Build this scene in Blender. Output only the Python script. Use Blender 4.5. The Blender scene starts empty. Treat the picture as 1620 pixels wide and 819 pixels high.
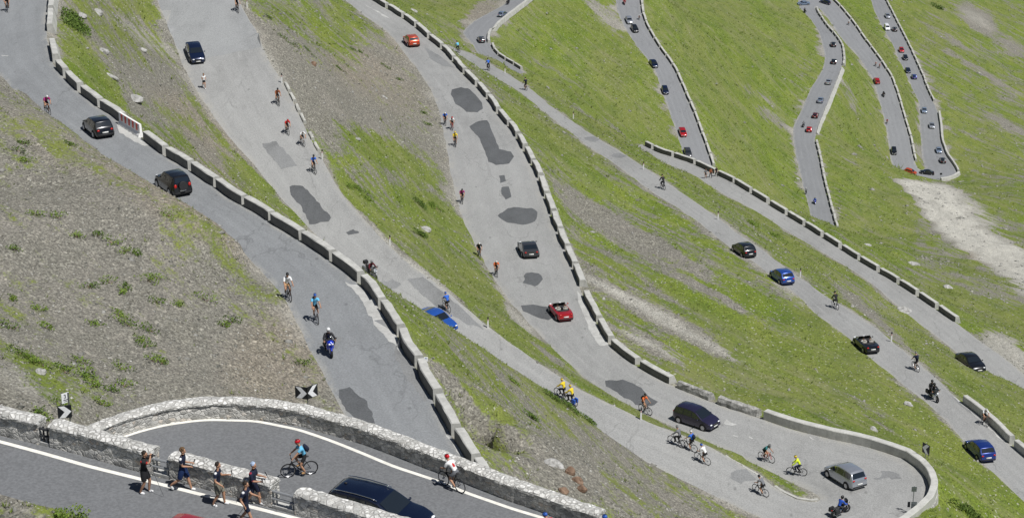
import bpy, bmesh, math, random
import numpy as np
from mathutils import Vector, Matrix, noise
from mathutils.geometry import delaunay_2d_cdt
random.seed(7)
rng = np.random.default_rng(11)
SC = bpy.context.scene
COL = SC.collection
# ------------------------------------------------------------------ camera
FPX = 3800.0; E0 = math.radians(24.5); SE, CE = math.sin(E0), math.cos(E0)
CZ = 300.0                                  # the lookout stands 300 m above the valley datum
cam_d = bpy.data.cameras.new('camera'); cam = bpy.data.objects.new('camera', cam_d); COL.objects.link(cam)
cam.location = (0, 0, CZ); cam.rotation_euler = (math.pi/2 - E0, 0, 0)
cam_d.sensor_width = 36; cam_d.lens = FPX/1620*36; cam_d.clip_start = 1; cam_d.clip_end = 6000
SC.camera = cam
def ray(x, y):
    u = (x-810)/FPX; v = (409.5-y)/FPX
    return np.array([u, CE+v*SE, -SE+v*CE])
def at(x, y, H):
    """point of the sight line through survey mark (x, y) that lies H metres below the lookout"""
    d = ray(x, y); return d*(H/-d[2]) + np.array([0, 0, CZ])
def atz(x, y, zc):
    return ray(x, y)*zc + np.array([0, 0, CZ])
def topx(P):
    P = np.atleast_2d(P); X = P[:, 0]; Y = P[:, 1]; Z = P[:, 2]-CZ
    zc = Y*CE - Z*SE; v = (Y*SE + Z*CE)/zc
    return 810+FPX*X/zc, 409.5-FPX*v, zc
# ------------------------------------------------------------------ road survey: edge A, edge B, metres below lookout
def fillH(pairs, knots, key=1):
    ks = sorted(knots); out = []
    for p in pairs:
        out.append(p+(float(np.interp(p[key], [k[0] for k in ks], [k[1] for k in ks])),))
    return out
R1 = fillH([(90,-40,-45,-40),(78,0,-45,0),(73,60,-40,58),(86,107,-15,107),(100,122,10,122),(122,145,38,145),(155,169,68,175),
 (190,192,100,195),(226,222,140,226),(258,247,172,250),(298,268,208,270),(339,298,260,302),(382,325,303,327),(425,350,345,354),
 (473,380,380,386),(522,411,407,414),(568,447,432,448),(600,488,461,489),(628,533,481,534),(657,585,508,585),(687,640,537,640),
 (717,695,565,695),(748,740,592,740),(775,790,620,790),(800,850,645,850)],
 [(-40,78.5),(60,76.2),(107,74.8),(192,73.2),(268,72),(350,70.9),(447,69.7),(533,68.6),(600,67.8),(695,66.8),(850,65.5)])
R3 = [(560,-25,505,-25),(587,0,548,2),(618,17,572,22),(638,30,598,40),(657,43,608,47),(678,62,624,62),(700,80,638,82),(718,100,654,102),
 (738,122,668,122),(755,140,682,142),(775,163,690,163),(788,182,696,183),(810,207,701,208),(830,240,708,240),(847,273,713,273),
 (862,316,723,316),(873,345,731,345),(883,373,745,373),(893,398,757,398),(907,428,775,430),(917,453,792,456),(923,473,806,476),
 (943,510,838,512),(962,545,872,548),(1003,578,915,590),(1058,608,965,625),(1120,634,1030,660),(1193,659,1105,692),(1265,683,1175,722),
 (1325,696,1235,755),(1382,709,1268,770),(1432,723,1290,778),(1462,743,1296,784),(1475,759,1297,787),(1478,776,1297,789)]
R3 = fillH(R3, [(-25,117),(0,116.5),(63,114.5),(200,110.5),(390,106.3),(490,104.3),(657,101.8),(750,101),(776,100.9)])
HPN = [(1468,795,1296,790.5,100.9),(1450,815,1294,791.5,100.8),(1420,838,1291,792.5,100.8),(1370,858,1288,793.2,100.8),(1310,862,1284,793.6,100.7),(1252,848,1279,793.6,100.7)]
R2 = [(1200,814,1262,791),(1165,800,1245,784),(1125,783,1215,763),(1085,762,1177,737),(1050,742,1143,715),(1005,717,1087,689),(975,697,1043,675),
 (950,684,1010,661),(921,653,960,636),(879,629,910,613),(829,596,860,579),(757,547,798,536),(703,515,755,503),(643,480,722,473),(600,462,698,453),
 (560,430,658,426),(524,393,618,393),(480,353,582,353),(447,316,548,316),(424,290,530,290),(405,263,515,263),(370,227,495,227),(350,200,482,200),
 (325,165,465,163),(303,130,448,130),(286,97,425,97),(275,63,412,63),(268,47,405,47),(260,30,393,30),(248,0,377,0),(235,-35,360,-35)]
R2 = fillH(R2, [(-35,89.5),(0,90.5),(80,92.3),(260,94.7),(478,97),(620,98.7),(717,100),(790,100.7)], key=3)
R23 = R3+HPN+R2
R4 = fillH([(660,52,640,60),(702,70,684,76),(746,85,724,89),(785,107,758,111),(810,121,783,124),(843,143,820,144),(870,167,850,168),(903,190,878,191),(937,213,908,213),
 (960,227,926,228),(990,245,954,247),(1023,267,985,268),(1057,290,1014,291),(1087,310,1042,310),(1120,333,1078,333),(1147,353,1108,353),
 (1173,373,1133,375),(1200,390,1157,393),(1215,402,1176,405),(1242,423,1206,424),(1272,443,1232,445),(1302,466,1262,467),(1338,486,1284,491),
 (1375,510,1313,512),(1408,536,1346,536),(1435,560,1368,560),(1468,586,1403,587),(1502,619,1443,619),(1522,636,1466,637),(1552,659,1492,660),
 (1588,693,1520,694),(1620,723,1548,726),(1680,775,1605,778),(1740,825,1660,828)],
 [(52,136),(75,134.5),(110,130),(135,127.5),(213,122.5),(290,118.8),(393,114.8),(480,112),(560,110),(650,108.3),(723,107.3),(825,106)])
R5 = fillH([(1015,228,1000,236),(1043,242,1025,248),(1070,250,1050,258),(1097,259,1075,267),(1130,275,1100,278),(1157,287,1118,290),(1185,304,1140,305),(1213,322,1174,322),
 (1240,338,1205,339),(1268,355,1230,356),(1297,373,1257,373),(1325,391,1287,391),(1355,410,1320,410),(1385,428,1350,428),(1417,447,1378,447),
 (1447,466,1400,467),(1478,487,1425,488),(1511,509,1452,510),(1545,535,1485,534),(1595,570,1528,570),(1625,596,1556,597),(1668,640,1605,642),(1722,700,1655,702)],
 [(228,163.5),(250,162),(277,160),(304,158.5),(356,157),(410,155),(466,153),(510,151.5),(570,150),(640,149),(700,147.5)])
R6 = fillH([(870,-30,832,-22),(850,-12,812,-5),(834,2,799,7),(814,17,778,18),(797,30,754,31),(783,42,738,43),(776,55,731,52),(775,65,740,62),(777,72,749,72),
 (782,84,755,84),(795,93,768,95),(812,103,785,106),(830,115,803,118)], [(-30,222),(0,220),(60,216),(103,214.5),(115,214)])
R7 = fillH([(1016,-25,968,-25),(1013,0,974,0),(1015,20,977,20),(1020,36,984,36),(1028,52,993,52),(1042,75,1009,75),(1058,97,1027,97),(1068,111,1036,111),(1076,130,1043,130),
 (1086,153,1051,153),(1097,178,1059,178),(1107,205,1069,205),(1115,227,1076,227),(1124,252,1083,250),(1130,272,1088,268)],
 [(-25,226),(0,228),(250,237),(272,238)])
R8 = fillH([(1329,380,1293,380),(1322,359,1288,360),(1313,326,1279,326),(1303,288,1269,288),(1296,250,1260,250),(1289,221,1255,221),(1294,202,1255,199),(1308,167,1270,170),
 (1319,139,1283,139),(1327,120,1296,120),(1332,105,1304,103),(1334,96,1305,90),(1333,80,1303,78),(1329,68,1300,67),(1319,55,1297,55),(1308,43,1291,43),(1298,29,1281,29),(1290,15,1269,16)],
 [(380,250.5),(359,252),(202,262),(96,268),(15,272)])
T89 = [(1290,13,1262,7,272.2),(1291,12,1264,-8,272.3),(1292,11.5,1283,-16,272.4),(1294,12.5,1303,-10,272.6)]
R9 = fillH([(1297,15,1317,0),(1308,27,1329,12),(1316,39,1343,29),(1325,53,1356,46),(1336,67,1366,62),(1349,80,1378,77),(1360,92,1392,96),(1367,105,1402,111),
 (1377,119,1411,125),(1384,136,1416,140),(1391,160,1422,158),(1396,177,1427,175),(1401,198,1433,197),(1404,217,1439,216),(1407,235,1442.5,234),(1409,253,1446,251),(1415,269,1449,260)],
 [(15,272.8),(136,278.5),(269,284)])
T910 = [(1423,279,1451,265,284.4),(1439,285,1454,268,284.7),(1464,288,1457,269,285),(1485,287,1460,268.5,285.2),(1505,284,1463,267,285.4),(1518,277,1464,265,285.6)]
R10 = fillH([(1507,259,1461,259),(1497,245,1458,245),(1489,224,1457,224),(1487,199,1455,199),(1484,177,1454,175),(1476,161,1453,160),(1466,140,1443,140),(1457,116,1433,116),
 (1448,96,1423,96),(1435,68,1411,68),(1421,41,1395,41),(1409,17,1383,17),(1400,0,1378,0),(1388,-28,1364,-28)],
 [(259,286),(224,287.5),(140,291),(0,298),(-28,299.5)])
R8910 = R8+T89+R9+T910+R10
NEAR = [(-150,652,-150,752,44.5),(-60,674,-60,765,44.5),(0,689,-10,776,44.5),(60,701,48,793,44.5),(133,720,125,818,44.5),(220,744,205,845,44.5),(300,768,280,868,44.5),(377,787,355,888,44.5),(430,800,405,905,44.5),(520,830,495,935,44.5),(640,866,610,970,44.5),(760,900,730,1000,44.5)]
LOOP = [(120,722,150,815),(145,705,170,822),(187,689,210,824),(213,681,240,826),(267,669,285,828),(320,661,330,830),(367,658.5,365,832),(405,660,400,834),(472,672,430,842),(538,689,480,852),(605,713,540,868),
 (672,741,600,890),(738,768,660,910),(810,794,730,935),(863,813,790,950),(945,841,880,975),(1040,872,990,1005)]
LOOP = [p+(53.5,) for p in LOOP]
WMIN = {'road_one':5.3}
CTRL = []     # extra ground control points (x, y, z)
POLY = []     # road outlines
class Road: pass
ROADS = {}
NCR = {}; CRP = []
def make_road(name, pairs, hide, wmin, hr=None):
    """hide: 'A', 'B' or None = the edge whose verge can stand above the carriageway; the real width is at least wmin"""
    A = []; B = []; crest = []
    for k, (ax, ay, bx, by, H) in enumerate(pairs):
        a = at(ax, ay, H); b = at(bx, by, H)
        w = np.linalg.norm((a-b)[:2])
        hd = hide
        if hr: hd = hr[2] if hr[0] <= k < hr[1] else None
        if hd == 'B' and w < wmin:
            d = (b-a)/w; tb = a+d*wmin
            if wmin-w > .35: crest.append((bx, by, tb+d*.7))
            b = tb
        if hd == 'A' and w < wmin:
            d = (a-b)/w; ta = b+d*wmin
            if wmin-w > .35: crest.append((ax, ay, ta+d*.7))
            a = ta
        A.append(a); B.append(b)
    # verge crest: on each sight line through the visible edge, where it crosses a line .7 m outside the real edge
    E = np.array(B if (hide == 'B') else A); O = np.array(A if (hide == 'B') else B)
    d = (E-O); d[:, 2] = 0; d /= np.linalg.norm(d, axis=1)[:, None]+1e-9; off = E+d*.75
    cr = []
    for k in range(len(crest)-1):
        c0, c1 = crest[k], crest[k+1]
        if math.hypot(c0[0]-c1[0], c0[1]-c1[1]) > 110: continue
        for f in np.linspace(0, 1, 6)[:-1]: cr.append((c0[0]*(1-f)+c1[0]*f, c0[1]*(1-f)+c1[1]*f))
    for (px, py) in cr:
        dr = ray(px, py+(float(np.interp(px, [600, 700, 860, 930], [24, 14, 14, 0])) if name == 'r23' else 0)); best = None
        for k in range(len(off)-1):
            p, q = off[k], off[k+1]; e = q-p; den = dr[0]*e[1]-dr[1]*e[0]
            if abs(den) < 1e-9: continue
            t = (p[0]*e[1]-p[1]*e[0])/den; u = (p[0]*dr[1]-p[1]*dr[0])/den
            if 0 <= u <= 1 and t > 10:
                P = dr*t+np.array([0, 0, CZ]); g = p[2]+e[2]*u; h = P[2]-g
                if 0.1 < h < 4.5 and (best is None or h < best[0]): best = (h, P)
        if best is not None: CTRL.append(best[1]); CRP.append(best[1]); NCR[name] = NCR.get(name, 0)+1
    r = Road(); r.name = name
    # resample densely and smooth
    A = np.array(A); B = np.array(B); r.pairs = pairs
    mid = (A+B)/2; L = np.concatenate([[0], np.cumsum(np.linalg.norm(np.diff(mid, axis=0), axis=1)+.3)])
    n = max(8, int(L[-1]/1.6)); t = np.linspace(0, L[-1], n)
    def smooth(P):
        Q = np.stack([np.interp(t, L, P[:, i]) for i in range(3)], 1)
        for _ in range(2):
            Q[1:-1] = .25*Q[:-2]+.5*Q[1:-1]+.25*Q[2:]
        return Q
    r.A = smooth(A); r.B = smooth(B); r.n = n
    # drop crossing duplicates in tight fans
    for P in (r.A, r.B):
        for i in range(1, n):
            if np.linalg.norm(P[i]-P[i-1]) < .12: P[i] = P[i-1]
    ROADS[name] = r
    return r
make_road('r1', R1, 'B', 5.4)
n3 = len(R3)+len(HPN)
make_road('r23', R23, 'A', 6.0, (n3+4, n3+13, 'A'))
make_road('r4', R4, None, 4.9)
make_road('r5', R5, None, 4.6)
make_road('r6', R6, None, 5)
make_road('r7', R7, None, 5)
make_road('r8', R8910, None, 5)
make_road('near', NEAR, None, 5)
make_road('loop', LOOP, None, 5)
def dedupe(P):
    out = [P[0]]
    for p in P[1:]:
        if np.linalg.norm(p[:2]-out[-1][:2]) > .1: out.append(p)
    return out
# ------------------------------------------------------------------ ground heights from road edges and spot heights
def emb(name, side, off, drop, i0=0., i1=1.):
    r = ROADS[name]; P = r.A if side == 'A' else r.B; Q = r.B if side == 'A' else r.A
    n = r.n
    for i in range(int(i0*n), int(i1*n), 3):
        d = (P[i]-Q[i]); d[2] = 0; w = np.linalg.norm(d)
        if w < .5: continue
        CTRL.append(P[i]+d/w*off-np.array([0, 0, drop]))
emb('r1', 'A', 4.0, 2.4)
emb('r23', 'A', 4.5, 2.8, 0, .36)
emb('r4', 'A', 3.5, 1.6)
emb('r5', 'A', 3.5, 1.6, .25, 1)
emb('r5', 'A', 5.5, 4.0, 0, .5)
emb('r7', 'A', 4, 2); emb('r6', 'A', 4, 2)
emb('loop', 'A', 2.5, 4.5); emb('near', 'A', 2.2, 3.5)
for (x, y, zc) in [(50,600,127),(350,615,138),(0,300,174),(200,450,154),(0,450,149),(-200,300,164),(-250,600,118),(60,640,122),(420,620,143),
   (640,10,640),(560,-20,700),(1620,470,440),(1620,0,1020),(1560,60,930),(1750,100,950),(1800,300,700),
   (1500,-60,1150),(1200,-60,900),(900,-60,800),(600,-80,800),(1800,-60,1250),(1700,560,330),(1800,700,250),(1560,500,400),
   (100,-80,275),(180,-40,282),(480,-40,345),(-200,0,222),(-200,860,86),(20,819,86),(100,860,84),(300,950,82),(1550,860,200),(1490,815,196),
   (760,860,150),(900,790,172),(800,720,172),(1000,800,182),(1100,860,180)]:
    CTRL.append(atz(x, y, zc))
pts = []; 
for r in ROADS.values():
    step = 3
    for P in (r.A, r.B):
        last = None
        for i in range(0, r.n, step):
            if last is None or np.linalg.norm(P[i]-last) > 2.0: pts.append(P[i]); last = P[i]
nroad = len(pts)
pts += CTRL
pts = np.array(pts)
# thin duplicates
keep = []
for i, p in enumerate(pts):
    if all((abs(p[0]-pts[j][0])+abs(p[1]-pts[j][1])) > .6 for j in keep): keep.append(i)
K = pts[keep]; N = len(K)
def kern(P, Q):
    d = np.sqrt(((P[:, None, :2]-Q[None, :, :2])**2).sum(2)+1e-9); return d
M = np.zeros((N+3, N+3)); M[:N, :N] = -kern(K, K); M[:N, :N] -= np.eye(N)*0.02
M[:N, N] = 1; M[:N, N+1:] = K[:, :2]/300; M[N, :N] = 1; M[N+1:, :N] = (K[:, :2]/300).T
rhs = np.zeros(N+3); rhs[:N] = K[:, 2]
W = np.linalg.solve(M, rhs)
def height(XY):
    XY = np.asarray(XY, float); out = np.empty(len(XY))
    for s in range(0, len(XY), 4000):
        q = XY[s:s+4000]; out[s:s+4000] = -kern(q, K)@W[:N] + W[N] + (q/300)@W[N+1:]
    return out
print('controls', N, NCR)
def seg_dist(XY, P):
    """distance from points to polyline P"""
    best = np.full(len(XY), 1e9)
    for i in range(len(P)-1):
        a = P[i][:2]; b = P[i+1][:2]; ab = b-a; l2 = (ab**2).sum()
        if l2 < 1e-6: continue
        t = np.clip(((XY-a)@ab)/l2, 0, 1); d = np.hypot(*(XY-a-t[:, None]*ab).T); best = np.minimum(best, d)
    return best
def inside(XY, poly):
    x = XY[:, 0]; y = XY[:, 1]; c = np.zeros(len(XY), bool); n = len(poly)
    x0, y0 = poly.min(0); x1, y1 = poly.max(0); m = (x >= x0) & (x <= x1) & (y >= y0) & (y <= y1)
    xs = x[m]; ys = y[m]; cc = np.zeros(len(xs), bool)
    for i in range(n):
        xi, yi = poly[i]; xj, yj = poly[i-1]
        k = ((yi > ys) != (yj > ys))
        if k.any():
            cc ^= k & (xs < (xj-xi)*(ys-yi)/(yj-yi+1e-12)+xi)
    c[m] = cc; return c
def quads_mask(XY, r):
    c = np.zeros(len(XY), bool)
    for s in range(0, r.n-1, 6):          # in pieces, so that hairpins never self-cross
        e = min(s+6, r.n-1)
        poly = np.array([p[:2] for p in r.A[s:e+1]]+[p[:2] for p in r.B[s:e+1][::-1]])
        c |= inside(XY, poly)
    return c
# ground sample points, spacing grows with distance
cand = []
Y = 62.0
while Y < 1500:
    d = max(.42, Y*.0046)
    if Y > 1000: d *= 2.2
    hw = .335*Y+8
    n = int(2*hw/d)
    x = np.linspace(-hw, hw, n)+rng.uniform(-.3, .3, n)*d
    y = Y+rng.uniform(-.3, .3, n)*d
    cand.append(np.stack([x, y], 1)); Y += d*1.05
cand = np.concatenate(cand)
# coarse aprons left and right
for sgn in (-1, 1):
    Y = 62.
    while Y < 1500:
        d = max(3, Y*.03); x = np.arange(.335*Y+8+d*.5, .62*Y+20, d)*sgn
        cand = np.concatenate([cand, np.stack([x, np.full(len(x), Y)], 1)]); Y += d
print('cand', len(cand))
pxz = height(cand)
near_road = np.full(len(cand), 1e9); inroad = np.zeros(len(cand), bool)
for r in ROADS.values():
    lo = np.minimum(r.A[:, :2].min(0), r.B[:, :2].min(0))-6; hi = np.maximum(r.A[:, :2].max(0), r.B[:, :2].max(0))+6
    m = np.where(((cand > lo) & (cand < hi)).all(1))[0]
    if not len(m): continue
    q = cand[m]
    inroad[m] |= quads_mask(q, r)
    for P in (r.A, r.B): near_road[m] = np.minimum(near_road[m], seg_dist(q, P[:, :2]))
okm = (~inroad) & (near_road > np.maximum(.28, cand[:, 1]*.0012))
cand = cand[okm]; near_road = near_road[okm]; zz = pxz[okm]
# relief noise that fades out at the roads
amp = np.clip((near_road-.3)/5., 0, 1)
CR = np.array(CRP) if CRP else np.zeros((0, 3))
if len(CR):
    mm = (cand[:, 1] > 120) & (cand[:, 1] < 300)
    dd = np.full(len(cand), 1e9); dd[mm] = np.sqrt(((cand[mm][:, None, :]-CR[None, :, :2])**2).sum(2)).min(1); amp *= np.clip((dd-1)/6, .12, 1)
rel = np.array([noise.fractal(Vector((c[0]*.11+3, c[1]*.05, 1.3)), 1.0, 2.1, 4)*.55+noise.fractal(Vector((c[0]*.6, c[1]*.35, 5.3)), 1.0, 2.0, 3)*.16 for c in cand])
gul = np.array([noise.ridged_multi_fractal(Vector(((c[0]*.5-c[1]*.87)*.012, (c[0]*.87+c[1]*.5)*.075, 2.2)), 1.0, 2.1, 3, 1.0, 2.0) for c in cand]); rel = rel-.55*np.clip(gul-.9, 0, 1.5)*np.clip((near_road-2)/8, 0, 1)
zz = zz+rel*amp*np.clip(cand[:, 1]/160, .5, 2.2)*.75
V2 = [Vector((float(c[0]), float(c[1]))) for c in cand]
V3 = [(float(c[0]), float(c[1]), float(z)) for c, z in zip(cand, zz)]
# side-wobble of the asphalt edge
for r in ROADS.values():
    for P, sgn in ((r.A, 1), (r.B, -1)):
        for i in range(2, r.n-2):
            if np.linalg.norm((r.A[i]-r.B[i])[:2]) < 1: continue
            d = (r.A[i]-r.B[i]); d[2] = 0; d /= np.linalg.norm(d)
            P[i] += d*sgn*(noise.noise(Vector((P[i][0]*.35, P[i][1]*.35, 2.)))*.18)
edges = []
def addchain(P, close=False):
    idx = []
    for p in dedupe(P):
        V2.append(Vector((float(p[0]), float(p[1])))); V3.append(tuple(float(c) for c in p)); idx.append(len(V2)-1)
    for a, b in zip(idx[:-1], idx[1:]): edges.append((a, b))
    if close and len(idx) > 2: edges.append((idx[-1], idx[0]))
for r in ROADS.values():
    addchain(list(r.A)+list(r.B[::-1]), close=True)
print('cdt in', len(V2), len(edges))
import time; t0 = time.time()
vo, eo, fo, vi, ei, fi = delaunay_2d_cdt(V2, edges, [], 0, 1e-4, True)
print('cdt', time.time()-t0, len(vo), len(fo))
VO = np.array([(v.x, v.y) for v in vo])
Z = np.empty(len(vo)); miss = []
for i, o in enumerate(vi):
    if len(o): Z[i] = V3[o[0]][2]
    else: miss.append(i)
if miss: Z[miss] = height(VO[miss])
F = np.array([f for f in fo if len(f) == 3])
C = VO[F].mean(1)
inm = np.zeros(len(C), bool)
for r in ROADS.values():
    lo = np.minimum(r.A[:, :2].min(0), r.B[:, :2].min(0)); hi = np.maximum(r.A[:, :2].max(0), r.B[:, :2].max(0))
    m = np.where(((C > lo) & (C < hi)).all(1))[0]
    if len(m): inm[m] |= quads_mask(C[m], r)
F = F[~inm]
# orient upward
a, b, c = VO[F[:, 0]], VO[F[:, 1]], VO[F[:, 2]]
cr = (b[:, 0]-a[:, 0])*(c[:, 1]-a[:, 1])-(b[:, 1]-a[:, 1])*(c[:, 0]-a[:, 0])
F[cr < 0] = F[cr < 0][:, ::-1]; 
TV = np.column_stack([VO, Z])
# ------------------------------------------------------------------ materials
class NT:
    def __init__(s, name, rough=.9):
        s.m = bpy.data.materials.new(name); s.m.use_nodes = True; s.t = s.m.node_tree
        s.b = s.t.nodes['Principled BSDF']; s.b.inputs['Roughness'].default_value = rough
        s.b.inputs['Specular IOR Level'].default_value = .25
    def n(s, typ, **kw):
        nd = s.t.nodes.new('ShaderNode'+typ)
        for k, v in kw.items():
            if hasattr(nd, k): setattr(nd, k, v)
        return nd
    def l(s, a, b): s.t.links.new(a, b)
    def pos(s, sc=(1, 1, 1), obj=False):
        g = s.n('TexCoord').outputs['Object'] if obj else s.n('NewGeometry').outputs['Position']
        m = s.n('Mapping'); m.inputs['Scale'].default_value = sc; s.l(g, m.inputs[0]); return m.outputs[0]
    def noise(s, vec, scale, detail=4, rough=.6, dist=0, out='Fac'):
        t = s.n('TexNoise'); t.inputs['Scale'].default_value = scale; t.inputs['Detail'].default_value = detail
        t.inputs['Roughness'].default_value = rough; t.inputs['Distortion'].default_value = dist; s.l(vec, t.inputs['Vector']); return t.outputs[out]
    def vor(s, vec, scale, feature='F1', out='Distance', rnd=1):
        t = s.n('TexVoronoi'); t.feature = feature; t.inputs['Scale'].default_value = scale; t.inputs['Randomness'].default_value = rnd
        s.l(vec, t.inputs['Vector']); return t.outputs[out]
    def math(s, op, a, b=None, c=None, clamp=False):
        n = s.n('Math'); n.operation = op; n.use_clamp = clamp
        for i, v in enumerate((a, b, c)):
            if v is None: continue
            if isinstance(v, (int, float)): n.inputs[i].default_value = v
            else: s.l(v, n.inputs[i])
        return n.outputs[0]
    def ramp(s, fac, stops, interp='LINEAR'):
        r = s.n('ValToRGB'); r.color_ramp.interpolation = interp; e = r.color_ramp.elements
        while len(e) > 1: e.remove(e[-1])
        for i, (p, c) in enumerate(stops):
            if not isinstance(c, tuple): c = (c, c, c)
            x = e[0] if i == 0 else e.new(p)
            x.position = p; x.color = (*c, 1)
        s.l(fac, r.inputs[0]); return r.outputs[0]
    def mix(s, f, a, b, typ='MIX'):
        n = s.n('Mix'); n.data_type = 'RGBA'; n.blend_type = typ
        for i, v in ((0, f), (6, a), (7, b)):
            if isinstance(v, (int, float)): n.inputs[i].default_value = v if i == 0 else (v, v, v, 1)
            elif isinstance(v, tuple): n.inputs[i].default_value = (*v, 1)
            else: s.l(v, n.inputs[i])
        return n.outputs[2]
    def attr(s, name):
        a = s.n('Attribute'); a.attribute_name = name; return a.outputs['Fac']
    def bump(s, h, strength=.5, dist=.1):
        b = s.n('Bump'); b.inputs['Strength'].default_value = strength; b.inputs['Distance'].default_value = dist
        s.l(h, b.inputs['Height']); s.l(b.outputs[0], s.b.inputs['Normal'])
    def col(s, c):
        if isinstance(c, tuple): s.b.inputs['Base Color'].default_value = (*c, 1)
        else: s.l(c, s.b.inputs['Base Color'])
        return s.m
MATS = {}
def flat(name, c, rough=.6, var=.12, scale=8, metal=0, spec=.3, coat=0):
    """plain surface with slight procedural mottling"""
    if name in MATS: return MATS[name]
    t = NT(name, rough); v = t.noise(t.pos(obj=True), scale, 3)
    hi = tuple(min(1, x*(1+var)) for x in c); lo = tuple(x*(1-var) for x in c)
    t.col(t.ramp(v, [(.3, lo), (.7, hi)])); t.b.inputs['Metallic'].default_value = metal; t.b.inputs['Specular IOR Level'].default_value = spec
    if coat: t.b.inputs['Coat Weight'].default_value = coat; t.b.inputs['Coat Roughness'].default_value = .06
    MATS[name] = t.m; return t.m
# hillside: attributes veg (how much turf), tone (grey to brown debris), pale (fresh debris)
g = NT('hillside_turf_and_scree', .95)
pw = g.pos((1, .42, 1)); ps = g.pos((1.0, .6, 1.6))
big = g.noise(pw, .045, 4, .6, .4); mid = g.noise(pw, .22, 5, .65, .6); fine = g.noise(ps, 1.7, 5, .75); grain = g.noise(ps, 6.5, 2, .7)
_m1 = g.n('Mapping'); _m1.inputs['Rotation'].default_value = (0, 0, math.radians(57)); g.l(g.n('NewGeometry').outputs['Position'], _m1.inputs[0]); _m2 = g.n('Mapping'); _m2.inputs['Scale'].default_value = (.045, .42, .12); g.l(_m1.outputs[0], _m2.inputs[0])
rip2 = g.noise(_m2.outputs[0], .9, 3, .6, 1.4)
cell = g.vor(ps, 5.0, out='Color'); cellb = g.vor(ps, 10., out='Color')
sep = g.n('SeparateColor'); g.l(cell, sep.inputs[0]); sep2 = g.n('SeparateColor'); g.l(cellb, sep2.inputs[0])
veg = g.attr('veg')
f = g.math('ADD', g.math('MULTIPLY', mid, .85), g.math('MULTIPLY', fine, .85)); f = g.math('ADD', f, g.math('MULTIPLY', big, .3)); f = g.math('ADD', f, g.math('MULTIPLY', g.math('MULTIPLY_ADD', rip2, -2.0, 1.5), .55))
f = g.math('ADD', f, g.math('MULTIPLY', grain, .4))
vm = g.math('ADD', g.math('MULTIPLY', g.math('SUBTRACT', f, 1.475), 1.9), g.math('SUBTRACT', g.math('MULTIPLY', veg, 1.55), .74))
vm = g.math('MULTIPLY_ADD', vm, 2.6, .5, clamp=True)
gr1 = g.ramp(fine, [(.25, (.036, .064, .008)), (.42, (.086, .130, .018)), (.6, (.138, .178, .030)), (.8, (.195, .215, .06))])
gr2 = g.ramp(mid, [(.3, (.042, .082, .008)), (.5, (.100, .146, .019)), (.72, (.168, .195, .042))])
grass = g.mix(.5, gr1, gr2); grass = g.mix(g.ramp(grain, [(.35, .0), (.62, .55)]), grass, (.33, .33, .19), 'MIX') if False else grass
spk = g.ramp(grain, [(.32, .5), (.5, 1.0), (.68, 1.5)]); grass = g.mix(1, grass, spk, 'MULTIPLY')
dry = g.ramp(big, [(.40, 0.), (.60, .36)]); grass = g.mix(1, grass, (1.20, 1.17, 1.0), 'MULTIPLY'); grass = g.mix(dry, grass, (.185, .178, .075)); grass = g.mix(g.ramp(rip2, [(.48, 0.), (.64, .45)]), grass, (.215, .205, .12)); grass = g.mix(g.ramp(g.noise(g.pos((1, .5, 1)), .33, 3, .6), [(.3, .5), (.48, 0.)]), grass, (.075, .115, .02)); grass = g.mix(g.ramp(g.noise(ps, 3.1, 2, .5), [(.64, 0.), (.70, .7)]), grass, (.42, .41, .34))
st = g.ramp(sep.outputs[0], [(0, (.115, .108, .098)), (.35, (.19, .182, .168)), (.7, (.25, .24, .225)), (.93, (.33, .32, .30)), (1, (.55, .53, .50))])
stb = g.ramp(sep2.outputs[1], [(0, (.10, .097, .09)), (.5, (.20, .194, .18)), (.94, (.29, .28, .265)), (1, (.5, .49, .47))])
stc = g.mix(.5, st, stb); brn = g.mix(1, stc, (1.06, .95, .78), 'MULTIPLY'); stc = g.mix(1, stc, (.86, .845, .75), 'MULTIPLY')
tone = g.math('MULTIPLY_ADD', g.math('ADD', g.math('SUBTRACT', mid, .5), g.math('SUBTRACT', g.attr('tone'), .5)), 2.2, .5, clamp=True)
stc = g.mix(tone, stc, brn); stc = g.mix(g.ramp(mid, [(.35, .0), (.7, .45)]), stc, (.215, .212, .2))
stc = g.mix(g.math('MULTIPLY', g.attr('pale'), g.ramp(fine, [(.3, .55), (.6, 1.)])), stc, g.ramp(mid, [(.3, (.33, .32, .285)), (.55, (.47, .455, .405)), (.8, (.55, .53, .46))]))
stc = g.mix(1, stc, g.ramp(grain, [(.34, .62), (.5, 1.), (.66, 1.4)]), 'MULTIPLY')
g.col(g.mix(vm, stc, grass))
hh = g.math('ADD', g.math('MULTIPLY', fine, .5), g.math('MULTIPLY', sep.outputs[0], .25)); hh = g.math('ADD', hh, g.math('MULTIPLY', grain, .3)); g.bump(hh, .8, .16)
M_GROUND = g.m
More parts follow.
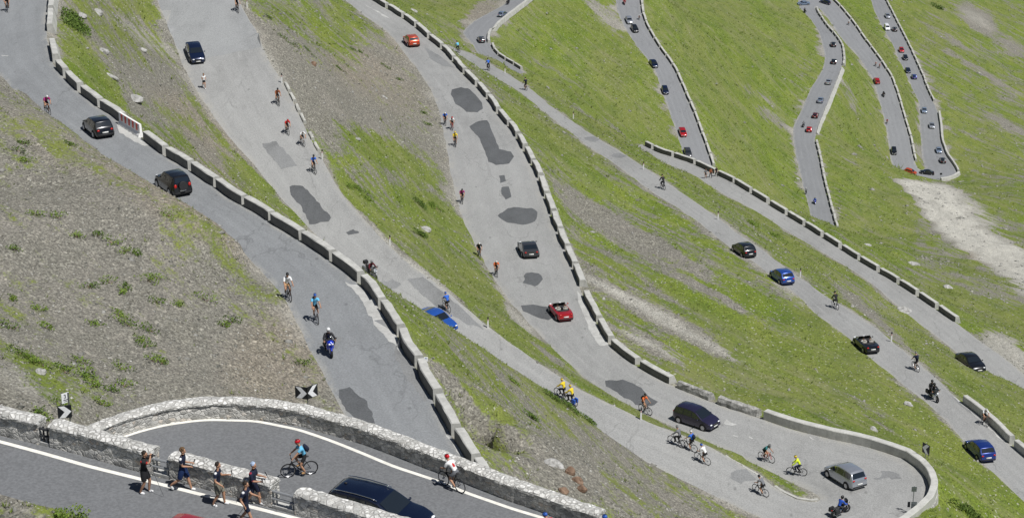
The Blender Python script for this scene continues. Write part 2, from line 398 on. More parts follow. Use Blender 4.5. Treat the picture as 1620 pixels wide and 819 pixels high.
def asphalt(name, c, var=.1, crack=True, scale=1.):
    t = NT(name, .88); p = t.pos((1, .45, 1)); b = t.noise(p, .12*scale, 4, .6, .5); m = t.noise(p, .9, 5, .7); gr = t.noise(t.pos(), 9, 2)
    v = t.math('ADD', t.math('MULTIPLY', b, .55), t.math('MULTIPLY', m, .3)); v = t.math('ADD', v, t.math('MULTIPLY', gr, .15))
    base = t.ramp(v, [(.3, tuple(x*(1-var*1.8) for x in c)), (.5, c), (.7, tuple(x*(1+var) for x in c))])
    if crack:
        w = t.n('VectorMath'); w.operation = 'ADD'; nz = t.noise(p, .5, 3, out='Color'); sc = t.n('VectorMath'); sc.operation = 'SCALE'; t.l(nz, sc.inputs[0]); sc.inputs['Scale'].default_value = 2.4
        t.l(t.pos((1, .35, 1)), w.inputs[0]); t.l(sc.outputs[0], w.inputs[1])
        d = t.vor(w.outputs[0], .16, 'DISTANCE_TO_EDGE'); cm = t.ramp(d, [(0, 1.), (.012, 0.)])
        cm = t.math('MULTIPLY', cm, t.ramp(t.noise(p, .18, 2), [(.5, 0.), (.58, .5)])); base = t.mix(cm, base, tuple(x*.5 for x in c))
        st = t.ramp(t.noise(t.pos((1.6, .25, 1)), .55, 4, .7, .8), [(.56, 0.), (.74, .28)]); base = t.mix(st, base, tuple(x*.62 for x in c))
    if crack:
        cb = t.n('CombineXYZ'); au = t.attr('across'); av = t.attr('along'); t.l(t.math('MULTIPLY', au, 5.5), cb.inputs[0]); t.l(t.math('MULTIPLY', av, .06), cb.inputs[1]); ln = t.noise(cb.outputs[0], 1.4, 5, .7, .3)
        tr = t.math('COSINE', t.math('MULTIPLY', au, 25.13)); tr = t.math('MULTIPLY', t.math('MULTIPLY_ADD', tr, -.5, .5), t.ramp(ln, [(.4, 0.), (.6, .30)]))
        base = t.mix(tr, base, tuple(x*.68 for x in c)); base = t.mix(t.ramp(ln, [(.52, 0.), (.7, .45)]), base, tuple(min(1, x*1.22) for x in c)); base = t.mix(t.ramp(ln, [(.32, .45), (.45, 0.)]), base, tuple(x*.72 for x in c))
        sp_ = t.vor(t.pos((1, .5, 1)), .55, out='Distance'); base = t.mix(t.ramp(sp_, [(.04, .55), (.10, 0.)]), base, tuple(x*.45 for x in c))
        eg = t.math('ABSOLUTE', t.math('SUBTRACT', au, .5)); eg = t.math('MULTIPLY', t.ramp(eg, [(.40, 0.), (.5, .8)]), t.ramp(m, [(.42, .0), (.58, 1.)])); base = t.mix(eg, base, (.33, .32, .29))
    base = t.mix(1, base, t.ramp(gr, [(.35, .86), (.65, 1.12)]), 'MULTIPLY')
    t.b.inputs['Specular IOR Level'].default_value = .2; t.bump(gr, .25, .02); return t.col(base)
M_PALE = asphalt('sun_bleached_asphalt', (.30, .30, .293), .13); M_MID = asphalt('worn_grey_asphalt', (.228, .236, .242), .12); M_FAR = asphalt('distant_asphalt', (.225, .23, .238), .06)
M_NEW = asphalt('smooth_new_asphalt', (.158, .162, .168), .05, False); M_PATCH = asphalt('dark_repair_asphalt', (.105, .109, .113), .16, False, 3)
M_PATCH2 = asphalt('faded_repair_asphalt', (.215, .218, .218), .16, False, 3)
def concrete(name, c, dirt=.5):
    t = NT(name, .9); p = t.pos(); a = t.noise(p, 1.1, 5, .65); b = t.noise(p, 7, 3, .7); dr = t.noise(t.pos((3, 3, .35)), 1.5, 4, .7)
    base = t.ramp(a, [(.3, tuple(x*.74 for x in c)), (.55, c), (.75, tuple(x*1.15 for x in c))])
    base = t.mix(t.ramp(dr, [(.5, 0.), (.72, dirt)]), base, tuple(x*.5 for x in c)); base = t.mix(t.ramp(b, [(.4, 0.), (.8, .3)]), base, tuple(x*.6 for x in c))
    t.bump(b, .4, .03); return t.col(base)
M_CONC = concrete('weathered_concrete', (.50, .495, .465), .35); M_CONCD = concrete('dark_stained_concrete', (.22, .22, .205)); M_CONCW = concrete('new_pale_concrete', (.47, .468, .45), .3)
def masonry(name, sc, coping=False):
    t = NT(name, .92); w = t.n('VectorMath'); w.operation = 'ADD'; nz = t.noise(t.pos(), 2.2, 2, out='Color'); s2 = t.n('VectorMath'); s2.operation = 'SCALE'; s2.inputs['Scale'].default_value = .22
    t.l(nz, s2.inputs[0]); t.l(t.pos((1, 1, 1.35)), w.inputs[0]); t.l(s2.outputs[0], w.inputs[1]); v = w.outputs[0]
    d = t.vor(v, sc, 'DISTANCE_TO_EDGE'); c = t.vor(v, sc, out='Color'); sp = t.n('SeparateColor'); t.l(c, sp.inputs[0])
    stone = t.ramp(sp.outputs[0], ([(0, (.36, .36, .34)), (.3, (.52, .515, .49)), (.7, (.66, .65, .62)), (1, (.74, .73, .70))] if coping else [(0, (.26, .255, .24)), (.3, (.40, .395, .375)), (.6, (.54, .53, .50)), (.85, (.66, .64, .60)), (.95, (.44, .37, .30)), (1, (.74, .72, .69))]))
    stone = t.mix(1, stone, t.ramp(t.noise(t.pos(), 14, 3), [(.3, .7), (.7, 1.25)]), 'MULTIPLY')
    mortar = t.ramp(t.noise(t.pos(), 3, 3), [(.3, (.27, .262, .245)), (.7, (.52, .51, .48))])
    mk = t.ramp(d, [((.06 if coping else .03), 1.), ((.2 if coping else .1), 0.)]); t.bump(t.ramp(d, [(0, 0.), (.16, 1.)]), .6, .045)
    return t.col(t.mix(mk, stone, mortar))
M_STONE = masonry('rubble_masonry', 4.2); M_COPE = masonry('mortared_coping', 4.6, True)
M_WHITE = flat('road_line_paint', (.74, .72, .66), .7, .12, 3)
M_ROCK = NT('lichen_rock', .95); _r = M_ROCK; _r.bump(_r.noise(_r.pos(), 5, 5), .8, .1); M_ROCK = _r.col(_r.ramp(_r.noise(_r.pos(), 2.5, 5, .7), [(.3, (.17, .165, .15)), (.5, (.34, .335, .32)), (.7, (.5, .49, .47))]))
M_BROCK = NT('rusty_rock', .95); _r = M_BROCK; M_BROCK = _r.col(_r.ramp(_r.noise(_r.pos(), 3, 4), [(.3, (.10, .06, .04)), (.6, (.25, .17, .12))]))
def leafy(name, a, b, c):
    t = NT(name, .75); n1 = t.noise(t.pos(), 3.5, 3); n2 = t.noise(t.pos(), 14, 2)
    t.b.inputs['Specular IOR Level'].default_value = .2
    return t.col(t.ramp(t.math('MULTIPLY_ADD', n1, .6, t.math('MULTIPLY', n2, .4)), [(.35, a), (.5, b), (.66, c)]))
M_LEAF = leafy('shrub_leaves', (.035, .065, .012), (.085, .14, .025), (.15, .2, .045)); M_LEAF2 = leafy('fresh_leaves', (.06, .11, .015), (.13, .2, .03), (.22, .27, .06))
M_GRASS = leafy('turf_blades', (.07, .105, .018), (.13, .172, .034), (.2, .215, .07))
# ------------------------------------------------------------------ object helpers
def meta(o, label=None, cat=None, group=None, kind=None):
    for k, v in (('label', label), ('category', cat), ('group', group), ('kind', kind)):
        if v: o[k] = v
    return o
def mk(name, verts, faces, mats, parent=None, fm=None, smooth=False):
    me = bpy.data.meshes.new(name); me.from_pydata([tuple(map(float, v)) for v in verts], [], [list(map(int, f)) for f in faces])
    if not isinstance(mats, (list, tuple)): mats = [mats]
    for m in mats: me.materials.append(m)
    if fm is not None: me.polygons.foreach_set('material_index', np.array(fm, dtype=np.int32))
    if smooth: me.polygons.foreach_set('use_smooth', [True]*len(me.polygons))
    me.update(); o = bpy.data.objects.new(name, me); COL.objects.link(o)
    if parent: o.parent = parent
    return o
def empty(name, mat=None):
    o = bpy.data.objects.new(name, None); COL.objects.link(o); o.empty_display_size = .2
    if mat is not None: o.matrix_world = mat
    return o
class MB:
    def __init__(s): s.v = []; s.f = []; s.m = []
    def add(s, v, f, m=0):
        k = len(s.v); s.v += [tuple(p) for p in v]; s.f += [[i+k for i in q] for q in f]; s.m += [m]*len(f)
    def box(s, c, d, m=0, rot=None, taper=1.):
        x, y, z = (q/2 for q in d); t = taper
        v = [Vector(p) for p in [(-x,-y,-z),(x,-y,-z),(x,y,-z),(-x,y,-z),(-x*t,-y*t,z),(x*t,-y*t,z),(x*t,y*t,z),(-x*t,y*t,z)]]
        if rot: v = [rot@p for p in v]
        s.add([p+Vector(c) for p in v], [(0,3,2,1),(4,5,6,7),(0,1,5,4),(1,2,6,5),(2,3,7,6),(3,0,4,7)], m)
    def tube(s, pts, r, n=6, m=0, cap=True):
        pts = [Vector(p) for p in pts]; N = len(pts); rs = r if isinstance(r, (list, tuple)) else [r]*N; v = []
        prev = None
        for i, p in enumerate(pts):
            d = (pts[min(i+1, N-1)]-pts[max(i-1, 0)]).normalized()
            a = d.orthogonal().normalized() if prev is None else (prev-d*prev.dot(d)).normalized()
            prev = a; b = d.cross(a)
            v += [p+(a*math.cos(2*math.pi*k/n)+b*math.sin(2*math.pi*k/n))*rs[i] for k in range(n)]
        f = [(i*n+k, i*n+(k+1)%n, (i+1)*n+(k+1)%n, (i+1)*n+k) for i in range(N-1) for k in range(n)]
        if cap: f += [tuple(range(n))[::-1], tuple((N-1)*n+k for k in range(n))]
        s.add(v, f, m)
    def ring(s, c, axis, R, r, n=24, k=6, m=0, sx=1.):
        c = Vector(c); ax = Vector(axis).normalized(); a = ax.orthogonal().normalized(); b = ax.cross(a); v = []
        for i in range(n):
            t = 2*math.pi*i/n; d = a*math.cos(t)+b*math.sin(t)
            for j in range(k):
                u = 2*math.pi*j/k; v.append(c+d*(R+r*math.cos(u))+ax*(r*sx*math.sin(u)))
        s.add(v, [(i*k+j, i*k+(j+1)%k, ((i+1)%n)*k+(j+1)%k, ((i+1)%n)*k+j) for i in range(n) for j in range(k)], m)
    def disc(s, c, axis, R, n=20, m=0, th=.01):
        c = Vector(c); ax = Vector(axis).normalized(); s.tube([c-ax*th/2, c+ax*th/2], R, n, m)
    def ball(s, c, r, m=0, n=10, k=7, rot=None):
        r = Vector(r) if not isinstance(r, (int, float)) else Vector((r, r, r)); v = []
        for i in range(k+1):
            ph = math.pi*i/k
            for j in range(n):
                p = Vector((math.sin(ph)*math.cos(2*math.pi*j/n)*r.x, math.sin(ph)*math.sin(2*math.pi*j/n)*r.y, math.cos(ph)*r.z))
                if rot: p = rot@p
                v.append(p+Vector(c))
        s.add(v, [(i*n+j, (i+1)*n+j, (i+1)*n+(j+1)%n, i*n+(j+1)%n) for i in range(k) for j in range(n)], m)
    def build(s, name, mats, parent=None, smooth=False): return mk(name, s.v, s.f, mats, parent, s.m, smooth)
def copy_tree(o, parent=None):
    c = o.copy(); COL.objects.link(c)
    if parent: c.parent = parent
    for ch in list(o.children): copy_tree(ch, c)
    return c
# ------------------------------------------------------------------ hillside sheet with turf / debris attributes
gx, gy, gz = topx(TV)
VG = np.array([[.5,.55,.5,.45,.45,.7,.9,.85,.95,.95,.95,1,1,.95,.9],[.35,.6,.35,.4,.3,.2,.3,.8,.95,.95,.95,1,1,.9,.85],[.3,.3,.4,.4,.55,.4,.3,.6,.72,.85,.88,1,.92,.88,.88],
 [.15,.1,.2,.5,.6,.7,.7,.55,.5,.62,.6,.7,.92,.75,.85],[.15,.1,.1,.3,.5,.6,.68,.6,.52,.52,.62,.62,.55,.75,.7],[.2,.15,.05,.12,.3,.6,.5,.45,.8,.6,.9,.95,.75,.7,.8],
 [.3,.3,.1,.2,.4,.45,.45,.3,.3,.35,.6,.85,.95,.9,.8],[.4,.5,.4,.3,.4,.4,.35,.25,.3,.3,.4,.6,.9,.95,.9]])
def grid(x, y, G):
    fx = np.clip(x/1620*14, 0, 13.999); fy = np.clip(y/819*7, 0, 6.999); i = fx.astype(int); j = fy.astype(int); a = fx-i; b = fy-j
    return (G[j, i]*(1-a)+G[j, i+1]*a)*(1-b)+(G[j+1, i]*(1-a)+G[j+1, i+1]*a)*b
def blob(x, y, cx, cy, rx, ry, ang):
    c, s = math.cos(math.radians(ang)), math.sin(math.radians(ang)); u = ((x-cx)*c+(y-cy)*s)/rx; v = (-(x-cx)*s+(y-cy)*c)/ry
    return np.clip(1.3-(u*u+v*v), 0, 1)
veg_a = grid(gx, gy, VG)
for (cx, cy, rx, ry, an, w) in [(70,600,110,30,25,.3),(60,240,100,30,30,.2),(40,480,70,40,30,.15),(220,620,80,20,25,.15),(600,235,90,22,30,.5),(680,330,60,20,25,.5),(740,455,80,18,25,.5),(560,310,60,14,40,.5),(150,120,70,20,50,.5),(265,215,60,14,25,.35),(420,300,90,10,38,.4),
   (900,640,70,12,33,.6),(860,320,60,20,50,.5),(900,250,120,14,42,.5),(900,570,160,7,33,.5),(1010,655,120,7,30,.6),(1120,705,80,6,28,.5),(820,540,60,9,38,.4),(1180,520,160,16,28,.4),
   (1250,600,120,25,25,.4),(1470,760,60,50,40,.4),(540,60,60,30,40,.25),(450,20,40,14,30,.2),(240,20,60,12,20,.3),(1330,200,20,60,0,.4),(1560,640,90,14,40,.5),(1270,400,70,8,35,.3),
   (1220,345,50,8,25,.4),(700,560,70,12,40,.35),(770,640,70,12,35,.3),(30,130,30,12,30,.3),
   (520,170,90,45,25,-.3),(600,90,60,30,30,-.25),(430,90,50,40,60,-.2),(230,130,60,20,35,-.25),(330,240,50,12,40,-.3),(655,432,90,18,35,-1.0),(600,375,60,9,42,-.6),(505,265,50,8,50,-.4),(840,520,50,10,42,-.6),(870,560,30,8,40,-.4),(820,500,40,10,45,-.4),
   (1000,475,130,10,27,-.7),(1100,535,140,10,27,-.65),(1010,540,90,7,27,-.5),(940,330,90,12,35,-.3),(1040,390,140,12,30,-.45),(960,360,120,9,33,-.45),(1150,480,120,9,30,-.35),(870,640,30,30,0,0),(1220,185,45,12,35,-.6),(1200,150,60,7,30,-.4),
   (1545,30,40,18,35,-.7),(1600,75,30,9,30,-.5),(950,20,50,14,50,-.6),(975,35,30,9,60,-.5),(870,110,60,7,30,-.35),(930,180,80,6,25,-.3),(1345,160,30,16,50,-.6),(1330,240,60,10,35,-.45),
   (1520,540,160,10,35,-.5),(1440,480,120,8,33,-.7),(1590,560,50,25,35,-.9),(1380,500,90,7,40,-.6),(700,600,60,20,30,-.25),(900,740,60,40,30,-.4),(760,20,40,14,-40,-.8),(1290,90,14,50,10,-.2),
   (1070,250,60,9,18,-.4),(1265,120,14,40,25,-.4),(1560,120,120,5,32,-.4),(1500,60,60,6,28,-.3),(1600,200,60,6,30,-.4),(1540,300,90,6,32,.2),(1260,290,60,14,60,.2),(1110,580,200,8,28,-.25),
   (1330,620,160,6,28,-.25),(1400,670,120,7,30,-.25)]:
    veg_a = veg_a+w*blob(gx, gy, cx, cy, rx, ry, an)
nrv = np.zeros(len(TV))
for i_, o_ in enumerate(vi):
    if len(o_) and o_[0] < len(near_road): nrv[i_] = near_road[o_[0]]
vn = np.array([noise.noise(Vector((p[0]*.25, p[1]*.18, 7.7))) for p in TV])
veg_a = veg_a-np.clip(.75-nrv/1.6, 0, 1)*np.clip(.55+vn*1.6, 0, 1)*1.1
slide = inside(np.column_stack([gx, gy]), np.array([(1424,284),(1455,290),(1492,290),(1512,306),(1530,332),(1556,360),(1590,380),(1640,410),(1640,462),(1600,440),(1560,418),(1520,392),(1490,368),(1465,342),(1445,312)], float))
pale_a = np.zeros(len(TV)); pale_a[slide] = 1
veg_a = veg_a-(.25+.3*vn)*((gz > 420)&(gx > 1450))
pale_a = np.maximum(pale_a, np.clip(.45-nrv/3, 0, 1)*np.clip(vn*2+.3, 0, 1)*(nrv < 1.5))
for (cx, cy, rx, ry, an, w) in [(1540,330,60,14,40,.6),(1600,400,80,20,35,.5),(1000,475,110,7,27,.75),(1095,530,120,7,27,.6),(1030,545,90,5,27,.6),(655,432,85,15,35,.9),(600,375,50,7,42,.6),(820,505,50,8,45,.5),(950,20,40,9,50,.3),(985,45,30,8,60,.4),
   (1545,30,30,9,35,.3),(1440,478,110,6,33,.6),(1600,560,60,30,35,.6),(1270,480,100,8,40,.4),(1220,170,40,7,35,.3),(1345,160,20,10,50,.25),(60,610,80,20,20,.3),(1070,250,50,5,18,.5),(230,60,80,12,30,.4),(1380,520,60,6,40,.5),(1455,850,60,30,0,.3)]:
    pale_a = np.maximum(pale_a, w*blob(gx, gy, cx, cy, rx, ry, an))
inview = (gx > -30) & (gx < 1650)
for q_ in ((1575,400,80,26,38),(1480,320,40,26,45),(1620,440,60,25,35)): pale_a = np.maximum(pale_a, .95*blob(gx, gy, q_[0], q_[1], q_[2], q_[3], q_[4])*(slide|(vn > -.1)))
veg_a = veg_a-1.3*np.clip(pale_a-.35, 0, 1)*(gx > 1400)*(gy > 280)*(gy < 480)
veg_a = veg_a-1.0*slide-.4*((gx > 1424) & (pale_a > .6) & (gx < 1640) & (gy > 280) & (gy < 470))
tone_a = np.full(len(TV), .35)
for (cx, cy, rx, ry, an, w) in [(350,330,160,60,35,.55),(250,300,120,40,35,.4),(440,570,80,100,50,.5),(600,130,90,40,30,.3),(320,200,100,30,35,.5),(560,100,60,30,30,.3),(650,60,60,40,40,.4),(760,20,60,20,0,.3),(100,230,100,40,30,.2),(1560,410,50,9,20,.6)]:
    tone_a = tone_a+.7*w*blob(gx, gy, cx, cy, rx, ry, an)
# broken turf edge along the roads: bare gravel just beside the asphalt
gme = bpy.data.meshes.new('hillside'); gme.from_pydata(TV.tolist(), [], F.tolist()); gme.materials.append(M_GROUND)
for nm, arr in (('veg', veg_a), ('tone', tone_a), ('pale', pale_a)):
    at_ = gme.attributes.new(nm, 'FLOAT', 'POINT'); at_.data.foreach_set('value', arr.astype(np.float32))
gme.polygons.foreach_set('use_smooth', [True]*len(gme.polygons)); gme.update()
hill = bpy.data.objects.new('hillside', gme); COL.objects.link(hill); meta(hill, 'steep slope of alpine turf and grey scree between the hairpin roads', kind='structure')
# far valley floor, so that the ground reaches the horizon
zf = float(TV[:, 2].min())-25
mk('valley_floor', [(-9000,-200,zf),(9000,-200,zf),(9000,9000,zf),(-9000,9000,zf)], [(0,1,2,3)], leafy('valley_meadow', (.06, .09, .02), (.12, .15, .04), (.18, .19, .07)))['kind'] = 'structure'
# ------------------------------------------------------------------ roads
names = {'r1':'upper_road','r23':'hairpin_road','r4':'middle_road','r5':'lower_road','r6':'valley_bend_road','r7':'valley_straight_road','r8':'valley_hairpin_road','near':'nearest_road','loop':'foreground_bend_road'}
rmat = {'r1':M_MID,'r23':M_PALE,'r4':M_PALE,'r5':M_PALE,'r6':M_FAR,'r7':M_FAR,'r8':M_FAR,'near':M_NEW,'loop':M_NEW}
from mathutils.bvhtree import BVHTree
rv, rf, rid = [], [], []
for k, r in ROADS.items():
    n = r.n; cols = 5; v = []
    for j in range(cols): v += [tuple(r.A[i]*(1-j/(cols-1))+r.B[i]*(j/(cols-1))) for i in range(n)]
    f = []
    for j in range(cols-1):
        for i in range(n-1):
            f.append((j*n+i, j*n+i+1, (j+1)*n+i+1, (j+1)*n+i))
    o = mk(names[k], v, f, rmat[k]); o['kind'] = 'structure'
    mid_ = (r.A+r.B)/2; sl_ = np.concatenate([[0], np.cumsum(np.linalg.norm(np.diff(mid_, axis=0), axis=1))])
    for nm_, ar_ in (('across', np.repeat(np.linspace(0, 1, cols), n)), ('along', np.tile(sl_, cols))):
        a_ = o.data.attributes.new(nm_, 'FLOAT', 'POINT'); a_.data.foreach_set('value', ar_.astype(np.float32))
    b0 = len(rv); rv += v; rf += [tuple(q+b0 for q in ff) for ff in f]; rid += [k]*len(f)
RB = BVHTree.FromPolygons([Vector(v) for v in rv], rf)
GB = BVHTree.FromPolygons([Vector(v) for v in rv]+[Vector(map(float, v)) for v in TV], rf+[tuple(int(q)+len(rv) for q in t) for t in F])
CAMP = Vector((0, 0, CZ))
def hit(x, y, tree=None):
    d = Vector(map(float, ray(x, y))).normalized(); p, nrm, idx, dist = (tree or GB).ray_cast(CAMP, d, 5000)
    return p, nrm, idx
def drop(p, tree=None):
    q = (tree or GB).ray_cast(Vector((p[0], p[1], 600)), Vector((0, 0, -1)), 2000); return q[0]
def tangent(p):
    """heading of the nearest road at point p (in the order the survey runs) """
    best = (1e9, None)
    for r in ROADS.values():
        mid = (r.A+r.B)/2; d = ((mid-np.array(p))**2).sum(1); i = int(d.argmin())
        if d[i] < best[0]: best = (d[i], (r, i))
    r, i = best[1]; mid = (r.A+r.B)/2; i0, i1 = max(0, i-2), min(r.n-1, i+2); t = mid[i1]-mid[i0]; return Vector(map(float, t)).normalized()
def frame(p, fwd, up=Vector((0, 0, 1))):
    f = Vector(fwd).normalized(); x = f.cross(up).normalized(); z = x.cross(f).normalized()
    return Matrix.Translation(p)@Matrix(((x.x, f.x, z.x), (x.y, f.y, z.y), (x.z, f.z, z.z))).to_4x4()
# ------------------------------------------------------------------ repairs and painted lines on the asphalt
def poly_patch(name, pts, mat, lift=.006, wob=.12):
    P = []
    for i, (x, y) in enumerate(pts):
        x2, y2 = pts[(i+1) % len(pts)]; n = max(1, int(math.hypot(x2-x, y2-y)/5))
        for k in range(n):
            q = hit(x+(x2-x)*k/n, y+(y2-y)*k/n, RB)[0]
            if q:
                q = Vector(q); w = noise.noise_vector(q*1.3)*wob*1.6; P.append(q+Vector((w.x, w.y*2, 0)))
    if len(P) < 4: return
    c = sum(P, Vector())/len(P); sub = []
    v2 = [Vector((p.x, p.y)) for p in P]
    lo = Vector((min(p.x for p in P), min(p.y for p in P))); hi = Vector((max(p.x for p in P), max(p.y for p in P))); n0 = len(v2); xx = lo.x+.6
    while xx < hi.x:
        yy = lo.y+.6
        while yy < hi.y: v2.append(Vector((xx, yy))); yy += 1.2
        xx += 1.2
    r = delaunay_2d_cdt(v2, [(i, (i+1) % n0) for i in range(n0)], [], 0, 1e-4, False)
    pol = np.array([(p.x, p.y) for p in P]); vv = np.array([(v.x, v.y) for v in r[0]]); tri = [f for f in r[2] if len(f) == 3]
    ins = inside(np.array([vv[list(f)].mean(0) for f in tri]), pol); tri = [f for f, k in zip(tri, ins) if k]
    vs = []
    for v in r[0]:
        q = drop((v.x, v.y), RB); vs.append((v.x, v.y, (q.z if q else c.z)+lift))
    mk(name, vs, [f if (vs[f[1]][0]-vs[f[0]][0])*(vs[f[2]][1]-vs[f[0]][1])-(vs[f[1]][1]-vs[f[0]][1])*(vs[f[2]][0]-vs[f[0]][0]) > 0 else f[::-1] for f in tri], mat)['kind'] = 'structure'
def ell(cx, cy, rx, ry, n=14): return [(cx+rx*math.cos(2*math.pi*k/n)*(1+.12*math.sin(k*2.3+cx)), cy+ry*math.sin(2*math.pi*k/n)*(1+.12*math.cos(k*1.9+cy))) for k in range(n)]
for pl in [[(715,142),(730,138),(745,142),(762,163),(765,172),(755,178),(738,177),(722,165),(714,150)],[(743,200),(752,193),(770,190),(775,200),(782,215),(790,236),(808,240),(813,248),(806,258),(785,261),(772,255),(765,235),(757,215),(745,205)],
   [(790,278),(798,277),(800,287),(792,289)],[(793,296),(805,295),(809,312),(800,316),(794,308)],ell(821,341,31,14),ell(843,441,15,11),[(826,484),(845,482),(865,484),(877,500),(868,506),(845,500),(828,492)],
   [(958,602),(985,600),(1010,610),(1025,625),(1040,635),(1035,641),(1005,640),(975,620),(960,610)],[(457,295),(480,294),(495,310),(524,345),(519,350),(490,355),(485,345),(470,318),(458,303)],
   [(548,367),(557,364),(567,365),(568,370),(552,371)],[(535,617),(552,613),(575,630),(592,655),(590,676),(565,668),(548,648),(536,628)]]:
    poly_patch('dark_asphalt_patch', pl, M_PATCH)
for pl in [[(415,228),(437,223),(470,262),(445,268),(430,250)],[(645,442),(668,438),(700,462),(738,495),(765,520),(740,512),(700,492),(668,468)],ell(1176,752,22,10),ell(618,450,14,9),[(502,543),(515,533),(540,533),(532,552)],
   ell(938,220,13,4),ell(980,246,12,4),
   [(672,75),(698,90),(720,108),(700,105),(680,92)],[(628,540),(655,580),(684,632),(672,634),(645,600),(622,560)],[(1500,600),(1530,625),(1560,665),(1530,650),(1505,625)],
   ell(1400,752,26,7)]:
    poly_patch('faded_asphalt_patch', pl, M_PATCH2, .004)
for pl in [[(545,446),(566,449),(600,489),(628,534),(640,552),(636,560),(612,536),(592,512),(575,478),(556,456)],[(913,459),(921,470),(941,509),(962,545),(948,548),(930,515),(916,478)],[(183,196),(193,198),(224,218),(236,230),(228,232),(205,219),(188,210)],
   [(706,688),(717,694),(748,741),(738,735)],[(1508,626),(1520,633),(1560,664),(1600,702),(1590,700),(1545,660)],[(577,7),(600,19),(618,30),(606,26)],[(1143,668),(1150,664),(1168,672),(1158,674)]]:
    poly_patch('pale_concrete_strip', pl, M_CONCW, .007)
poly_patch('resurfaced_asphalt', [(250,0),(370,0),(376,1),(411,62),(418,73),(370,83),(330,92),(305,108),(290,85),(281,77),(263,37)], asphalt('slightly_darker_asphalt', (.27, .275, .275), .12, False, 2), .003)
def stripe(name, px, w, mat, lift=.006):
    P = []
    for (x, y), (x2, y2) in zip(px[:-1], px[1:]):
        n = max(2, int(math.hypot(x2-x, y2-y)/8))
        for k in range(n):
            t = k/n; q = hit(x+(x2-x)*t, y+(y2-y)*t, RB)[0]
            if q: P.append(q)
    for _ in range(3): P = [P[0]]+[(a+b*2+c)/4 for a, b, c in zip(P[:-2], P[1:-1], P[2:])]+[P[-1]]
    v = []
    for i, p in enumerate(P):
        d = (P[min(i+1, len(P)-1)]-P[max(i-1, 0)]); d.z = 0; d.normalize(); s = Vector((-d.y, d.x, 0))*w/2
        v += [p+s+Vector((0, 0, lift)), p-s+Vector((0, 0, lift))]
    mk(name, v, [(2*i+1, 2*i+3, 2*i+2, 2*i) for i in range(len(P)-1)], mat)['kind'] = 'structure'
stripe('edge_line', [(-50,688),(0,698),(70,717),(140,737),(213,755),(300,777),(380,797),(440,812),(540,838)], .2, M_WHITE)
stripe('edge_line', [(187,693),(233,678),(283,667),(333,663.5),(405,665.5),(472,679),(522,696),(572,716),(622,737),(692,760),(738,779),(810,804),(880,825)], .2, M_WHITE)
stripe('worn_line', [(1160,688),(1175,693)], .15, M_CONCW); stripe('worn_line', [(1185,690),(1196,697)], .15, M_CONCW); stripe('worn_line', [(1281,691),(1293,699)], .15, M_CONCW)
stripe('worn_line', [(2,88),(24,90)], .15, M_CONCW)
# pale kerb round the tongue of the hairpin
# ------------------------------------------------------------------ parapets, kerbs and stone walls
def edge_idx(P, x, y):
    px, py, _ = topx(P); d = (px-x)**2+(py-y)**2; i = int(d.argmin())
    # fractional position
    best = (1e9, i)
    for k in (i-1, i):
        if 0 <= k < len(P)-1:
            ax, ay, bx, by = px[k], py[k], px[k+1], py[k+1]; l = (bx-ax)**2+(by-ay)**2
            if l < 1e-6: continue
            t = min(1, max(0, ((x-ax)*(bx-ax)+(y-ay)*(by-ay))/l)); q = (ax+t*(bx-ax)-x)**2+(ay+t*(by-ay)-y)**2
            if q < best[0]: best = (q, k+t)
    return best[1]
def cut(P, a, b, step=.8):
    a, b = min(a, b), max(a, b); L = np.concatenate([[0], np.cumsum(np.linalg.norm(np.diff(P, axis=0), axis=1))]); I = np.arange(len(P))
    la, lb = np.interp([a, b], I, L); n = max(2, int((lb-la)/step)+1); t = np.linspace(la, lb, n)
    return np.stack([np.interp(t, L, P[:, i]) for i in range(3)], 1)
def sweep(name, P, inner, prof, mat, parent=None, jit=0., seed=0, mats=None, smooth=False, face_mat=None):
    """sweep a profile [(outward, up)...] along base line P; inner = a point set on the carriageway side"""
    n = len(P); m = len(prof); v = []; rr = random.Random(seed)
    mid = inner
    for i in range(n):
        d = P[min(i+1, n-1)]-P[max(i-1, 0)]; d = np.array([d[0], d[1], 0]); d /= np.linalg.norm(d)+1e-9
        o = np.array([d[1], -d[0], 0]); 
        if np.dot(o, P[i]-mid) < 0: o = -o
        for (a, z) in prof:
            v.append(P[i]+o*(a+rr.uniform(-jit, jit))+np.array([0, 0, z+(rr.uniform(-jit, jit) if z > .2 else 0)])+d*rr.uniform(-jit, jit)*(0 < i < n-1))
    f = [(i*m+j, i*m+(j+1) % m, (i+1)*m+(j+1) % m, (i+1)*m+j) for i in range(n-1) for j in range(m)]
    f += [tuple(range(m))[::-1], tuple((n-1)*m+j for j in range(m))]
    # consistent outward orientation
    me = bpy.data.meshes.new(name); me.from_pydata([tuple(map(float, q)) for q in v], [], f); bm = bmesh.new(); bm.from_mesh(me)
    bmesh.ops.recalc_face_normals(bm, faces=bm.faces)
    if jit == 0 or True:
        pass
    bm.to_mesh(me); bm.free()
    for q in (mats or [mat]): me.materials.append(q)
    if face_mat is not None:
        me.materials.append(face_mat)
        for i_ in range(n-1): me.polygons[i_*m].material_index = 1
    o = bpy.data.objects.new(name, me); COL.objects.link(o)
    if parent: o.parent = parent
    return o
M_F1 = concrete('shade_painted_concrete_face', (.17, .17, .16), .5); M_F2 = concrete('deep_shade_painted_concrete_face', (.14, .14, .132), .5)  # darker concrete paints shade onto the road-side faces of the blocks
def block_prof(h=.8, w=.48, out=.16, b=.05): return [(.04, -.25), (.04, h-b), (.04+b, h), (.04+w-b, h), (.04+w, h-b), (.04+w+out, -.35)]
def center(r, i):
    i = int(min(max(i, 0), r.n-1)); return (r.A[i]+r.B[i])/2
